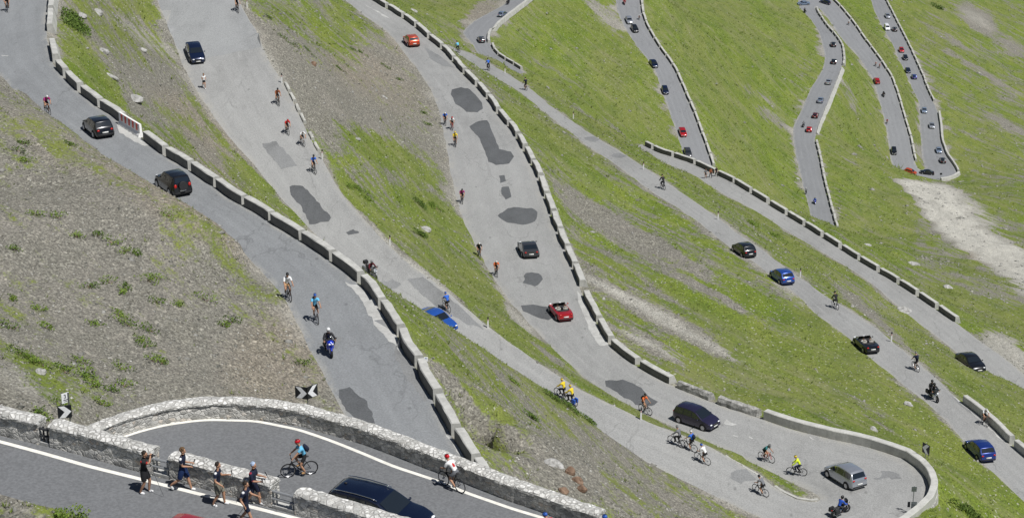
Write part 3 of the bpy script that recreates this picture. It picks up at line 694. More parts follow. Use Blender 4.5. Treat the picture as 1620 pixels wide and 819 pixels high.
def block(rn, side, p0, p1, name, label, cat, group, mat, prof, jit=.012, step=.8, lip=True, fm=None):
    r = ROADS[rn]; P = r.A if side == 'A' else r.B
    i0, i1 = edge_idx(P, *p0), edge_idx(P, *p1)
    if abs(i1-i0) < .1: return None
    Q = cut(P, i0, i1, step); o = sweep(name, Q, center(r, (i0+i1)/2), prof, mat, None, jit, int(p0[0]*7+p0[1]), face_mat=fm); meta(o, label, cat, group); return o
for k, (p0, p1) in enumerate([((90,-20),(77,21)),((74,25),(74,50)),((80,73),(86,98)),((87,108),(99,121)),((102,127),(121,145)),((126,150),(154,169)),((157,173),(190,192)),
   ((226,222),(257,244)),((262,248),(297,268)),((300,274),(337,295)),((340,299),(381,325)),((385,328),(424,350)),((427,353),(472,380)),((475,385),(521,411)),((524,416),(567,443)),
   ((569,452),(599,486)),((602,491),(627,530)),((629,536),(655,580)),((657,586),(685,633)),((688,641),(715,688)),((719,696),(746,736)),((750,742),(774,786))]):
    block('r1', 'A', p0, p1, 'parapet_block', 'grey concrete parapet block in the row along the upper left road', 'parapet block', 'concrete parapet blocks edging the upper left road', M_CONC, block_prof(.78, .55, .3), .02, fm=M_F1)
R3B = [((560,-20),(584,-2)),((587,0),(610,11)),((614,13),(635,27)),((638,30),(655,42)),((658,44),(676,59)),((679,62),(696,76)),((699,79),(715,96)),((717,98),(732,115)),((735,118),(751,135)),((754,139),(768,155)),((771,158),(785,177)),
   ((788,181),(803,197)),((805,200),(816,216)),((819,220),(828,235)),((831,240),(840,259)),((842,262),(850,282)),((852,287),(861,311)),((863,315),(872,339)),((873,343),(882,367)),((884,371),(893,395)),((894,399),(905,423)),((907,427),(917,453)),
   ((925,468),(943,509)),((945,514),(961,542)),((966,547),(1004,577)),((1011,583),(1058,607))]
for p0, p1 in R3B:
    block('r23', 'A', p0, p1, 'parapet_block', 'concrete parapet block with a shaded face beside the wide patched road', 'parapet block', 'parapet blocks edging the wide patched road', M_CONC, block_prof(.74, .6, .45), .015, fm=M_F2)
for (p0, p1, lb) in [((1070,613),(1121,633),'low broken stone wall beside the dark people carrier'), ((1135,638),(1196,659),'low weathered stone wall between the dark people carrier and the long hairpin wall')]:
    block('r23', 'A', p0, p1, 'stone_wall', lb, 'wall', None, M_ROCK, [(0, -.3), (.0, .3), (.12, .62), (.4, .7), (.7, .45), (1.0, -.3)], .09, .5)
# long hairpin wall: coping parapet and stone retaining face
r = ROADS['r23']; i0 = edge_idx(r.A, 1207, 664); i1 = edge_idx(r.A, 1310, 862)
Q = cut(r.A, i0, i1, .7); hw = empty('hairpin_wall'); meta(hw, 'long curved concrete wall around the outside of the right hand hairpin', 'wall')
sweep('parapet', Q, center(r, (i0+i1)/2), [(.03, -.2), (.03, .80), (.08, .86), (.62, .86), (.66, .80), (.66, -.1)], M_CONC, hw, .01, 3)
i2 = edge_idx(r.A, 1440, 730); Q = cut(r.A, i2, i1, .8)
sweep('retaining_face', Q, center(r, (i2+i1)/2), [(.60, -.05), (.72, -.05), (1.3, -5.0), (.6, -5.0)], M_STONE, hw, .05, 4)
for (p0, p1, lb) in [((1522,637),(1597,700),'long low concrete parapet block beside the white shirted cyclist on the middle road'), ((1604,706),(1655,750),'concrete parapet block at the right edge, beyond the dark blue hatchback')]:
    block('r4', 'A', p0, p1, 'parapet_block', lb, 'parapet block', None, M_CONC, block_prof(.8, .5, .2))
for p0, p1 in [((1020,230),(1030,235)),((1033,238),(1062,247)),((1066,248),(1097,258)),((1100,261),(1130,274)),((1135,277),(1159,288)),((1161,291),(1186,303)),((1189,307),(1212,320)),((1217,325),(1241,339)),((1245,342),(1269,356)),((1273,359),(1298,373)),
   ((1302,377),(1326,391)),((1331,395),(1356,410)),((1360,413),(1386,428)),((1391,432),(1418,447)),((1422,451),(1448,466)),((1453,470),(1479,487)),((1484,491),(1511,509))]:
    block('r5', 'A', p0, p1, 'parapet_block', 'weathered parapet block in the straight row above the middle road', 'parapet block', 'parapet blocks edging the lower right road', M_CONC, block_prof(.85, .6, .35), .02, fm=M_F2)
def run(rn, side, p0, p1, label, group, pitch=6.2, gap=.75, mat=None, prof=None):
    r = ROADS[rn]; P = r.A if side == 'A' else r.B; a, b = sorted((edge_idx(P, *p0), edge_idx(P, *p1)))
    L = np.concatenate([[0], np.cumsum(np.linalg.norm(np.diff(P, axis=0), axis=1))]); la, lb = np.interp([a, b], np.arange(len(P)), L); s = la; n = 0
    while s+1.5 < lb:
        e = min(s+pitch-gap, lb); ia, ib = np.interp([s, e], L, np.arange(len(P))); Q = cut(P, ia, ib, 2.6)
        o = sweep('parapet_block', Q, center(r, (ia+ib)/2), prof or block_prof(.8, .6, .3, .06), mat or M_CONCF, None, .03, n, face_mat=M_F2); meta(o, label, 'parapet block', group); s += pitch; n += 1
    return n
M_CONCF = concrete('pale_grey_concrete', (.46, .455, .42), .35)  # pale grey concrete of the far parapets and the kerbs
ct = run('r7', 'A', (1013,-20), (1128,262), 'small pale parapet block beside the far straight road with the red car', 'parapet blocks edging the far straight road')
ct += run('r8', 'A', (1322,362), (1290,225), 'small pale parapet block beside the lower end of the far winding road', 'parapet blocks on the lower end of the far winding road')
ct += run('r8', 'A', (1333,104), (1291,14), 'small pale parapet block beside the upper bend of the far winding road', 'parapet blocks on the upper bend of the far winding road', 5.)
ct += run('r8', 'B', (1318,2), (1447,255), 'small pale parapet block on the far road left of the traffic queue', 'parapet blocks edging the far middle road')
ct += run('r8', 'A', (1476,161), (1392,-22), 'small pale parapet block beside the far right road with the queue of cars', 'parapet blocks edging the far right road')
ct += run('r6', 'A', (777,72), (828,113), 'small pale parapet block at the lower end of the far bend', 'parapet blocks below the far bend', 5.)
print('far blocks', ct)
lowp = [(.03, -.2), (.03, .45), (.08, .5), (.5, .5), (.55, .45), (.8, -.3)]
block('r8', 'A', (1331,108), (1290,212), 'parapet_wall', 'low pale kerb wall beside the middle of the far winding road, near the silver cars', 'wall', None, M_CONCF, [(.03, -.2), (.03, .35), (.08, .4), (.45, .4), (.5, .3), (1.1, -.6)], .04, 2.)
block('r8', 'A', (1484,179), (1517,272), 'parapet_wall', 'continuous pale wall curving down to the far right hairpin', 'wall', None, M_CONCF, block_prof(.9, .6, .4), .02, 2.)
block('r8', 'A', (1518,277), (1487,287), 'parapet_wall', 'short pale wall at the foot of the far right hairpin', 'wall', None, M_CONCF, block_prof(1.2, .7, .3), .02, 2.)
block('r6', 'A', (868,-28), (777,68), 'parapet_wall', 'pale curved wall around the far bend at the top centre', 'wall', None, M_CONCF, block_prof(.85, .7, .3), .02, 2.)
# low kerb stones on the inside edge of the hairpin road and round its tongue
for k, (p0, p1) in enumerate([((449,133),(455,145)),((457,150),(463,161)),((466,168),(471,178)),((473,183),(479,195)),((487,212),(492,222)),((495,228),(501,240))]):
    block('r23', 'B', p0, p1, 'kerb_stone', 'whitish kerb stone below the marker post on the left road', 'kerb stone', 'kerb stones on the right edge of the left hand road', M_CONCF, [(.0, -.2), (.02, .22), (.1, .27), (.32, .25), (.4, -.2)], .03, .6)
r = ROADS['r23']; i0 = edge_idx(r.B, 1222, 767); i1 = edge_idx(r.B, 1297, 786)
Pk = at(1292, 789, 100.8)
def kerb_px(name, px, H, label, mat, w=.22, h=.12):
    P = []
    for (x, y), (x2, y2) in zip(px[:-1], px[1:]):
        n = max(1, int(math.hypot(x2-x, y2-y)/6))
        for k in range(n): P.append(np.array(drop(at(x+(x2-x)*k/n, y+(y2-y)*k/n, H))))
    P = np.array(P); sweep_o = sweep(name, P, P.mean(0), [(0, -.2), (0, h), (w, h), (w, -.2)], mat, None, .015, 5); meta(sweep_o, label, 'kerb'); return sweep_o
kerb_px('kerb', [(1228,771),(1243,781),(1262,789),(1282,791),(1293,788),(1298,782)], 100.8, 'white painted kerb around the tip of the hairpin tongue', M_CONCF, .25)
kerb_px('kerb', [(1150,717),(1180,737),(1213,753)], 100.2, 'thin pale kerb between the gravel strip and the hairpin road', M_CONCF, .18, .07)
# masonry walls of the nearest roads
def masonry(rn, p0, p1, label, h=.82, w=.62, end=True, seed=1, b=-.3):
    r = ROADS[rn]; P = r.A; i0, i1 = edge_idx(P, *p0), edge_idx(P, *p1); Q = cut(P, i0, i1, .28); t = empty('stone_wall'); meta(t, label, 'wall'); c = center(r, (i0+i1)/2)
    sweep('wall_body', Q, c, [(.04, b), (.04, h*.3), (.04, h*.65), (.05, h), (w-.05, h), (w-.04, h*.5), (w+.12, b-2.0)], M_STONE, t, .022, seed)
    sweep('coping', Q, c, [(-.01, h-.02), (-.02, h+.07), (.06, h+.13), (w*.35, h+.17), (w*.7, h+.165), (w, h+.12), (w+.04, h-.02)], M_COPE, t, .028, seed+9)
    return t
masonry('near', (-140,654), (62,701), 'rubble stone wall at the left edge, left of the first railing gap')
masonry('near', (79,705), (241,748), 'rubble stone wall behind the photographer in the red sleeved shirt', seed=2)
masonry('near', (268,759), (430,800), 'rubble stone wall behind the group of walkers, between two railing gaps', seed=3)
masonry('near', (466,812), (720,890), 'rubble stone wall in front of the dark estate car', .74, seed=4)
masonry('loop', (122,722), (945,841), 'long curved rubble stone wall around the far side of the nearest bend', .72, .66, seed=5)
def railing(rn, p0, p1, label, mat):
    r = ROADS[rn]; P = r.A; a = P[0]*0; i0, i1 = edge_idx(P, *p0), edge_idx(P, *p1); Q = cut(P, i0, i1, .5); t = empty('guard_rail', Matrix.Translation(Vector(map(float, Q[0])))); meta(t, label, 'railing')
    inv = t.matrix_world.inverted()
    d = Q[-1]-Q[0]; d = d/np.linalg.norm(d); o = np.array([d[1], -d[0], 0]); 
    if np.dot(o, Q[0]-center(r, i0)) < 0: o = -o
    for z in (.36, .66):
        m = MB(); m.tube([Vector(map(float, q+o*.12+np.array([0, 0, z])))-t.location for q in (Q[0]-d*.1, Q[-1]+d*.1)], .055, 8); m.build('rail', mat, t)
    for q in (Q[0]+d*.15, Q[-1]-d*.15):
        m = MB(); m.tube([Vector(map(float, q+o*.16+np.array([0, 0, z])))-t.location for z in (-.1, .74)], .045, 6); m.build('post', mat, t)
    m = MB(); c = (Q[0]+Q[-1])/2+o*.3; ang = math.atan2(d[1], d[0]); L = np.linalg.norm(Q[-1]-Q[0])
    m.box(Vector(map(float, c))-t.location+Vector((0, 0, .03)), (L-.04, .5, .16), 0, Matrix.Rotation(ang, 3, 'Z')); m.build('plinth', M_CONCW, t)
M_RAILD = flat('dark_rail_steel', (.035, .037, .04), .5); M_RAILL = flat('galvanised_steel', (.32, .33, .34), .45, metal=.4)
railing('near', (62,701), (79,705), 'dark steel railing in the wall gap at the far left', M_RAILD)
railing('near', (241,748), (268,759), 'grey steel railing in the wall gap behind the photographer', M_RAILL)
railing('near', (430,800), (466,812), 'grey steel railing in the wall gap right of the walkers', M_RAILL)
# ------------------------------------------------------------------ shared small materials
BLK = flat('black_rubber', (.018, .018, .02), .7); MET = flat('bright_alloy', (.5, .5, .52), .3, metal=.8); CHR = flat('chrome', (.7, .7, .72), .12, metal=1.)
GLS = flat('tinted_glass', (.012, .016, .02), .06, .05, spec=.8); GLS.node_tree.nodes['Principled BSDF'].inputs['Coat Weight'].default_value = 1
SKIN = flat('tanned_skin', (.42, .235, .15), .6); HAIR = flat('dark_hair', (.03, .022, .017), .7); HAIRB = flat('curly_brown_hair', (.14, .085, .045), .8)
REDL = flat('tail_lamp_red', (.45, .02, .015), .2); WHL = flat('headlamp_glass', (.75, .77, .8), .12); PLATE = flat('number_plate_white', (.75, .75, .72), .4); PLATEY = flat('number_plate_yellow', (.75, .55, .06), .4)
DPL = flat('dark_plastic', (.03, .03, .032), .6); ORG = flat('indicator_orange', (.7, .25, .03), .3)
def paint(name, c, metal=.3): return flat(name, c, .26, .05, 3, metal, .45, .8)
# ------------------------------------------------------------------ cars
PROF = {
 'hatch': dict(L=4.05, W=1.72, top=[(0,.42),(.008,.60),(.02,.88),(.055,1.05),(.12,1.36),(.2,1.44),(.38,1.47),(.54,1.41),(.62,1.26),(.76,.93),(.86,.86),(.95,.74),(.985,.6),(1,.42)], belt=[(0,.93),(.5,.90),(1,.84)], ws=(.585,.755), rw=(.045,.115), sg=(.13,.70), bp=(.42,)),
 'sedan': dict(L=4.5, W=1.76, top=[(0,.42),(.008,.62),(.02,.92),(.05,.97),(.15,1.0),(.19,1.08),(.30,1.36),(.38,1.42),(.5,1.43),(.58,1.36),(.64,1.22),(.745,.94),(.86,.86),(.95,.74),(.985,.6),(1,.42)], belt=[(0,.93),(.5,.90),(1,.83)], ws=(.6,.74), rw=(.185,.30), sg=(.29,.70), bp=(.49,)),
 'coupe': dict(L=4.15, W=1.84, top=[(0,.42),(.008,.6),(.02,.86),(.06,.90),(.14,1.02),(.26,1.24),(.36,1.33),(.46,1.345),(.54,1.29),(.6,1.18),(.71,.88),(.84,.80),(.94,.70),(.985,.56),(1,.42)], belt=[(0,.88),(.5,.86),(1,.80)], ws=(.56,.70), rw=(.115,.27), sg=(.24,.66), bp=()),
 'mpv': dict(L=4.27, W=1.81, top=[(0,.45),(.008,.65),(.015,.95),(.035,1.12),(.075,1.46),(.12,1.57),(.3,1.62),(.5,1.59),(.6,1.48),(.68,1.28),(.79,.99),(.88,.90),(.955,.76),(.985,.62),(1,.42)], belt=[(0,.98),(.5,.95),(1,.86)], ws=(.575,.775), rw=(.03,.078), sg=(.09,.73), bp=(.3,.52)),
 'suv': dict(L=3.95, W=1.74, top=[(0,.5),(.006,.7),(.012,1.0),(.02,1.15),(.05,1.52),(.09,1.63),(.3,1.68),(.5,1.65),(.58,1.52),(.7,1.06),(.86,1.0),(.95,.88),(.99,.7),(1,.5)], belt=[(0,1.02),(.5,1.0),(1,.96)], ws=(.545,.695), rw=(.022,.052), sg=(.09,.66), bp=(.38,)),
 'estate': dict(L=4.85, W=1.93, top=[(0,.5),(.006,.7),(.012,1.02),(.03,1.17),(.085,1.60),(.13,1.72),(.3,1.76),(.48,1.74),(.57,1.64),(.63,1.48),(.74,1.12),(.86,1.04),(.95,.90),(.985,.72),(1,.5)], belt=[(0,1.08),(.5,1.05),(1,.98)], ws=(.585,.735), rw=(.026,.082), sg=(.11,.70), bp=(.28,.46)),
 'van': dict(L=4.6, W=1.85, top=[(0,.5),(.006,.8),(.012,1.2),(.02,1.7),(.05,1.86),(.3,1.9),(.6,1.88),(.72,1.74),(.84,1.18),(.92,1.0),(.98,.75),(1,.5)], belt=[(0,1.05),(.6,1.05),(1,1.0)], ws=(.72,.84), rw=(.016,.03), sg=(.08,.8), bp=(.3,.55)),
 'open': dict(L=4.0, W=1.68, top=[(0,.42),(.008,.58),(.02,.80),(.06,.85),(.26,.88),(.27,.88),(.65,.88),(.67,.88),(.8,.80),(.94,.66),(.985,.52),(1,.40)], belt=[(0,.84),(1,.80)], ws=None, rw=None, sg=None, bp=()),
}
_cc = {}
def car_parts(kind, simple=False):
    key = (kind, simple)
    if key in _cc: return _cc[key]
    p = PROF[kind]; L, W = p['L'], p['W']; T = lambda t: float(np.interp(t, [q[0] for q in p['top']], [q[1] for q in p['top']])); Bt = lambda t: float(np.interp(t, [q[0] for q in p['belt']], [q[1] for q in p['belt']]))
    out = []
    def sec(t):
        zt = T(t); e = abs(2*t-1); w = W/2*(1-.16*e**8-.05*e**3); zb = min(Bt(t), zt-.05); h = max(0, zt-.05-zb); wr = w*.965-.30*h-.02*min(1, h*4); y = (t-.5)*L
        zl = .2 if .1 < t < .9 else .26; zm = max(zl+.05, zb*.66)
        return y, [(w*.93, zl), (w*.995, min(zl+.14, zm)), (w, zm), (w*.965, zb), (wr, zt-.05), (wr*.82, zt), (0, zt+.012)], w, wr, zb, zt
    ts = sorted(set([q[0] for q in p['top']]+[i/26 for i in range(27)])); v = []; f = []
    for t in ts:
        y, pts, *_ = sec(t); v += [(x, y, z) for x, z in pts]+[(-x, y, z) for x, z in pts[:-1][::-1]]
    m = 13
    for i in range(len(ts)-1):
        for j in range(m-1): f.append((i*m+j, i*m+j+1, (i+1)*m+j+1, (i+1)*m+j))
        f.append((i*m+m-1, i*m, (i+1)*m, (i+1)*m+m-1))
    f.append(tuple(range(m))); f.append(tuple((len(ts)-1)*m+j for j in range(m))[::-1])
    if kind == 'open':       # open tub: dark floor lowered, seats
        f2 = []
        for q in f:
            ys = [v[k][1] for k in q]; zs = [v[k][2] for k in q]; xs = [abs(v[k][0]) for k in q]
            if min(ys) > (.265-.5)*L and max(ys) < (.655-.5)*L and min(zs) > .8 and len(q) == 4 and max(xs) < W/2*.93: continue
            f2.append(q)
        f = f2
    me = bpy.data.meshes.new('body'); me.from_pydata(v, [], f); bm = bmesh.new(); bm.from_mesh(me); bmesh.ops.recalc_face_normals(bm, faces=bm.faces); bm.to_mesh(me); bm.free()
    me.polygons.foreach_set('use_smooth', [True]*len(me.polygons)); me.materials.append(BLK)
    try: me.set_sharp_from_angle(angle=math.radians(32))
    except Exception: pass
    out.append(('body', me, 'PAINT', []))
    def panel(name, rows, mat):
        v = [q for r_ in rows for q in r_]; n = len(rows[0]); f = [(i*n+j, i*n+j+1, (i+1)*n+j+1, (i+1)*n+j) for i in range(len(rows)-1) for j in range(n-1)]
        me = bpy.data.meshes.new(name); me.from_pydata(v, [], f); me.materials.append(mat); me.polygons.foreach_set('use_smooth', [True]*len(me.polygons)); out.append((name, me, None, []))
    def mbm(name, mb, mats, subs=()):
        me = bpy.data.meshes.new(name); me.from_pydata(mb.v, [], mb.f); [me.materials.append(q) for q in mats]; me.polygons.foreach_set('material_index', mb.m); me.polygons.foreach_set('use_smooth', [len(q) < 5 for q in mb.f]); out.append((name, me, 'PAINT' if mats[0] is None else None, list(subs)))
        return me
    def across(nm, a, b, k=5, n=5):
        rows = []
        for i in range(n):
            t = a+(b-a)*i/(n-1); y, pts, w, wr, zb, zt = sec(t); y2, _, _, _, _, zt2 = sec(t+.01); d = Vector((0, -(zt2-zt), .01*L)).normalized()*.014
            xs = [wr*.86*(2*j/(k-1)-1) for j in range(k)]
            rows.append([(x, y+d.y, zt+d.z+.012*(1-abs(x)/max(.1, wr))) for x in xs])
        panel(nm, rows, GLS)
    if p['ws']: across('windscreen', *p['ws'])
    if p['rw']: across('rear_window', *p['rw'])
    if p['sg']:
        a, b = p['sg']; cuts = [a]+[q for c_ in p['bp'] for q in (c_-.008, c_+.008)]+[b]
        for s in (-1, 1):
            for c0, c1 in zip(cuts[::2], cuts[1::2]):
                rows = []
                for i in range(6):
                    t = c0+(c1-c0)*i/5; y, pts, w, wr, zb, zt = sec(t); (x0, z0), (x1, z1) = pts[3], pts[4]
                    if z1-z0 < .07: continue
                    rows.append([(s*(x0+(x1-x0)*u+.014), y, z0+(z1-z0)*u+.004) for u in (.1, .5, .88)])
                if len(rows) > 1: panel('side_window', rows, GLS)
    r = .315 if kind not in ('suv', 'estate') else .36
    wy = [(.185-.5)*L, (.815-.5)*L]
    for y in wy:
        for s in (-1, 1):
            m = MB(); m.disc((s*(W/2-.09), y, r), (1, 0, 0), r, 18, 0, .2); m.disc((s*(W/2-.012), y, r+.03), (1, 0, 0), r+.05, 18, 0, .03)
            h = MB(); h.disc((s*(W/2+.012), y, r), (1, 0, 0), r*.64, 14, 0, .02)
            for k in range(5): 
                a = 2*math.pi*k/5; h.box((s*(W/2+.022), y+math.cos(a)*r*.34, r+math.sin(a)*r*.34), (.012, .05, r*.5), 0, Matrix.Rotation(-a+math.pi/2, 3, 'X'))
            hm = bpy.data.meshes.new('rim'); hm.from_pydata(h.v, [], h.f); hm.materials.append(MET)
            mbm('wheel', m, [BLK], [('rim', hm)])
    wf = W/2
    for s in (-1, 1):
        m = MB(); m.ball((s*wf*.60, L/2*.962, .63 if kind not in ('suv', 'estate') else .80), (.14, .07, .065)); mbm('headlight', m, [WHL])
        m = MB(); zl = .82 if kind not in ('suv', 'estate', 'mpv', 'van') else 1.0
        m.ball((s*wf*.66, -L/2*.972, zl-.06), (.12, .06, .08 if kind != 'suv' else .16)); mbm('tail_light', m, [REDL])
        m = MB(); m.ball((s*(wf+.07), (.70-.5)*L if kind != 'open' else .14*L, .98 if kind not in ('suv', 'estate') else 1.12), (.10, .06, .065)); mbm('mirror', m, [None])
    m = MB(); m.box((0, -L/2-.008, .56), (.5, .02, .12)); mbm('number_plate', m, [PLATE])
    m = MB(); m.box((0, L/2+.006, .40), (.5, .02, .11)); mbm('number_plate', m, [PLATE])
    m = MB(); m.box((0, L/2*.985, .56), (W*.45, .06, .13)); m.box((0, L/2*.99, .30), (W*.6, .05, .08)); mbm('grille', m, [DPL])
    m = MB(); m.box((0, -L/2*.985, .36), (W*.78, .09, .13)); mbm('rear_bumper', m, [DPL])
    if kind == 'suv':
        m = MB(); m.disc((0, -L/2-.09, .95), (0, 1, 0), .34, 20, 0, .2); mbm('spare_wheel', m, [DPL])
    if kind == 'estate':
        for s in (-1, 1):
            m = MB(); m.tube([(s*.66, (t-.5)*L, T(t)+.05) for t in (.12, .2, .35, .5, .56)], .024, 6); mbm('roof_rail', m, [CHR])
        m = MB(); m.box((-.0, -.33*L, 1.78), (.06, .12, .05)); mbm('aerial', m, [DPL])
    if kind == 'open':
        m = MB(); m.box((0, -.04*L, .42), (W*.82, .38*L, .04)); m.box((0, -.232*L, .64), (W*.82, .04, .46)); m.box((0, .155*L, .66), (W*.82, .05, .42))
        for s in (-1, 1): m.box((s*W*.40, -.04*L, .64), (.03, .38*L, .46))
        mbm('interior', m, [DPL])
        for s in (-1, 1):
            m = MB(); m.box((s*.36, -.05*L, .52), (.48, .5, .14)); m.box((s*.36, -.05*L-.27, .78), (.46, .12, .5), 0, Matrix.Rotation(.2, 3, 'X')); m.box((s*.36, -.05*L-.33, 1.08), (.26, .09, .14)); mbm('seat', m, [flat('pale_leather', (.35, .33, .3), .6)])
        m = MB(); a = [(-.66, .165*L, .86), (-.58, .105*L, 1.2), (.58, .105*L, 1.2), (.66, .165*L, .86)]; m.tube(a, .028, 6); mbm('windscreen_frame', m, [DPL])
        panel('windscreen', [[(-.64+.32*j, .163*L, .88) for j in range(5)], [(-.56+.28*j, .108*L, 1.18) for j in range(5)]], GLS)
        m = MB(); m.ball((0, -.26*L, .9), (.6, .2, .07)); mbm('folded_roof', m, [DPL])
    _cc[key] = out; return out
def set_mat(o, m):
    if len(o.material_slots): o.material_slots[0].link = 'OBJECT'; o.material_slots[0].material = m
def make_car(kind, mat, M, label, cat, group=None, name=None, extra=None, scale=1.):
    t = empty(name or {'suv': 'off_road_car', 'estate': 'estate_car', 'mpv': 'people_carrier', 'coupe': 'coupe', 'open': 'convertible', 'van': 'van', 'sedan': 'saloon_car'}.get(kind, 'hatchback'), M@Matrix.Scale(scale, 4)); meta(t, label, cat, group)
    for nm, me, pm, subs in car_parts(kind):
        o = bpy.data.objects.new(nm, me); COL.objects.link(o); o.parent = t
        if pm == 'PAINT': set_mat(o, mat)
        for sn, sm in subs:
            q = bpy.data.objects.new(sn, sm); COL.objects.link(q); q.parent = o
    return t
# ------------------------------------------------------------------ figures: skinned skeletons
def ik(a, b, l1, l2, hint):
    a, b = Vector(a), Vector(b); d = b-a; D = min(d.length, (l1+l2)*.999); u = d.normalized(); x = (l1*l1-l2*l2+D*D)/(2*D); h = math.sqrt(max(0, l1*l1-x*x)); n = Vector(hint); n = (n-u*n.dot(u)).normalized()
    return a+u*x+n*h, a+u*D
def figure(pose, fingers=True):
    """pose: dict of joints; returns dict part -> mesh"""
    J = {k: Vector(v) for k, v in pose.items() if isinstance(v, tuple)}
    V = []; E = []; R = []; bones = []
    def vert(p, r): V.append(tuple(p)); R.append(r); return len(V)-1
    def chain(start, pts, region):
        i = start
        for p, r in pts:
            k = vert(p, r); E.append((i, k)); bones.append((region, Vector(V[i]), Vector(V[k]), R[i], R[k])); i = k
        return i
    pel = vert(J['pelvis'], (.135, .115))
    wst = chain(pel, [(J['pelvis'].lerp(J['chest'], .33), (.125, .10))], 'hip'); ch = chain(wst, [(J['pelvis'].lerp(J['chest'], .68), (.145, .11)), (J['chest'], (.155, .115))], 'torso')
    nk = chain(ch, [(J['chest'].lerp(J['head'], .42), (.06, .06))], 'torso'); chain(nk, [(J['chest'].lerp(J['head'], .72), (.052, .052)), (J['head'], (.07, .07))], 'neck')
    for s in ('l', 'r'):
        sg = -1 if s == 'l' else 1
        sh, hn = J['sh_'+s], J['hand_'+s]; el, wr = ik(sh, hn, .29, .26, J.get('eh_'+s, Vector((sg*.5, -.4, -.6))))
        d = (wr-el).normalized()
        k = chain(ch, [(sh, (.068, .068))], 'torso'); k = chain(k, [(sh.lerp(el, .5), (.052, .052)), (el, (.041, .041))], 'uarm'); k = chain(k, [(el.lerp(wr, .35), (.043, .043)), (wr, (.027, .027))], 'farm')
        chain(k, [(wr+d*.05, (.034, .024)), (wr+d*.085, (.032, .02))], 'hand')
        pose['_w'+s] = (wr, d)
        hp, ft = J['hip_'+s], J['foot_'+s]; kn, an = ik(hp, ft, .43, .42, J.get('kh_'+s, Vector((0, 1, 0))))
        fw = J.get('fd_'+s, Vector((0, 1, -.1))).normalized()
        k = chain(pel, [(hp, (.10, .10))], 'hip'); k = chain(k, [(hp.lerp(kn, .45), (.082, .085)), (kn, (.056, .056))], 'thigh'); k = chain(k, [(kn.lerp(an, .35), (.056, .058)), (an, (.035, .035))], 'shank')
        chain(k, [(an+fw*.02+Vector((0, 0, -.045)), (.042, .042)), (an+fw*.16+Vector((0, 0, -.055)), (.036, .03))], 'foot')
        pose['_k'+s] = kn
    me = bpy.data.meshes.new('tmp'); me.from_pydata(V, E, []); ob = bpy.data.objects.new('tmp', me); COL.objects.link(ob)
    sk = ob.modifiers.new('s', 'SKIN'); sk.branch_smoothing = .6
    sv = me.skin_vertices[0].data if me.skin_vertices else None
    if sv is None: return None
    for i, r in enumerate(R): sv[i].radius = (r[0]*1.1, r[1]*1.1)
    sv[pel].use_root = True
    ss = ob.modifiers.new('b', 'SUBSURF'); ss.levels = 1
    dg = bpy.context.evaluated_depsgraph_get(); dg.update(); body = bpy.data.meshes.new_from_object(ob.evaluated_get(dg)); bpy.data.objects.remove(ob)
    bv = [v.co.copy() for v in body.vertices]; bf = [tuple(p.vertices) for p in body.polygons]; body.calc_loop_triangles(); nr = [v.normal.copy() for v in body.vertices]
    reg = []
    for p in bv:
        best = (1e9, 'torso', 0)
        for (g_, a, b, ra, rb) in bones:
            ab = b-a; t = max(0, min(1, (p-a).dot(ab)/max(ab.length_squared, 1e-9))); d = (p-a-ab*t).length/(.03+ra[0]*(1-t)+rb[0]*t)
            if d < best[0]: best = (d, g_, t, a, b)
        reg.append((best[1], best[2]))
    def tlimb(p, a, b): ab = b-a; return (p-a).dot(ab)/ab.length_squared
    side = lambda p, pl, pr: 'l' if (p-pl).length < (p-pr).length else 'r'
    parts = {}
    def cloth(name, test, off):
        idx = {}; vs = []; fs = []
        for f in bf:
            if all(test(k) for k in f):
                q = []
                for k in f:
                    if k not in idx: idx[k] = len(vs); vs.append(tuple(bv[k]+nr[k]*off))
                    q.append(idx[k])
                fs.append(q)
        m = bpy.data.meshes.new(name); m.from_pydata(vs, [], fs); m.materials.append(BLK); m.polygons.foreach_set('use_smooth', [True]*len(fs)); parts[name] = m
    sleeve = pose.get('sleeve', .7); shl = pose.get('shorts', .7)
    elb = {}; 
    def up_arm(k):
        p = bv[k]; best = 9
        for s in ('l', 'r'):
            w_, d_ = pose['_w'+s]; sh = J['sh_'+s]; el, _ = ik(sh, J['hand_'+s], .29, .26, J.get('eh_'+s, Vector(((-1 if s == 'l' else 1)*.5, -.4, -.6)))); t = tlimb(p, sh, el)
            if (p-sh.lerp(el, max(0, min(1, t)))).length < .12: best = min(best, t)
        return best
    def up_leg(k):
        p = bv[k]; best = 9
        for s in ('l', 'r'):
            hp = J['hip_'+s]; kn = pose['_k'+s]; t = tlimb(p, hp, kn)
            if (p-hp.lerp(kn, max(0, min(1, t)))).length < .17: best = min(best, t)
        return best
    jt = lambda k: reg[k][0] == 'torso' or (reg[k][0] == 'uarm' and (sleeve >= 1 or up_arm(k) < sleeve)) or (reg[k][0] == 'farm' and sleeve > 1) or (reg[k][0] == 'hip' and (bv[k]-J['pelvis']).dot((J['chest']-J['pelvis']).normalized()) > .03)
    cloth('jersey', jt, .02)
    st = lambda k: (reg[k][0] == 'hip') or (reg[k][0] == 'thigh' and (shl >= 1 or up_leg(k) < shl)) or (reg[k][0] == 'shank' and shl > 1)
    cloth('trousers' if shl > 1 else 'shorts', st, .011 if not pose.get('baggy') else .035)
    for s_ in ('l', 'r'):
        o_ = 'r' if s_ == 'l' else 'l'; cloth('shoe#'+s_, lambda k: reg[k][0] == 'foot' and (bv[k]-J['foot_'+s_]).length < (bv[k]-J['foot_'+o_]).length, .014)
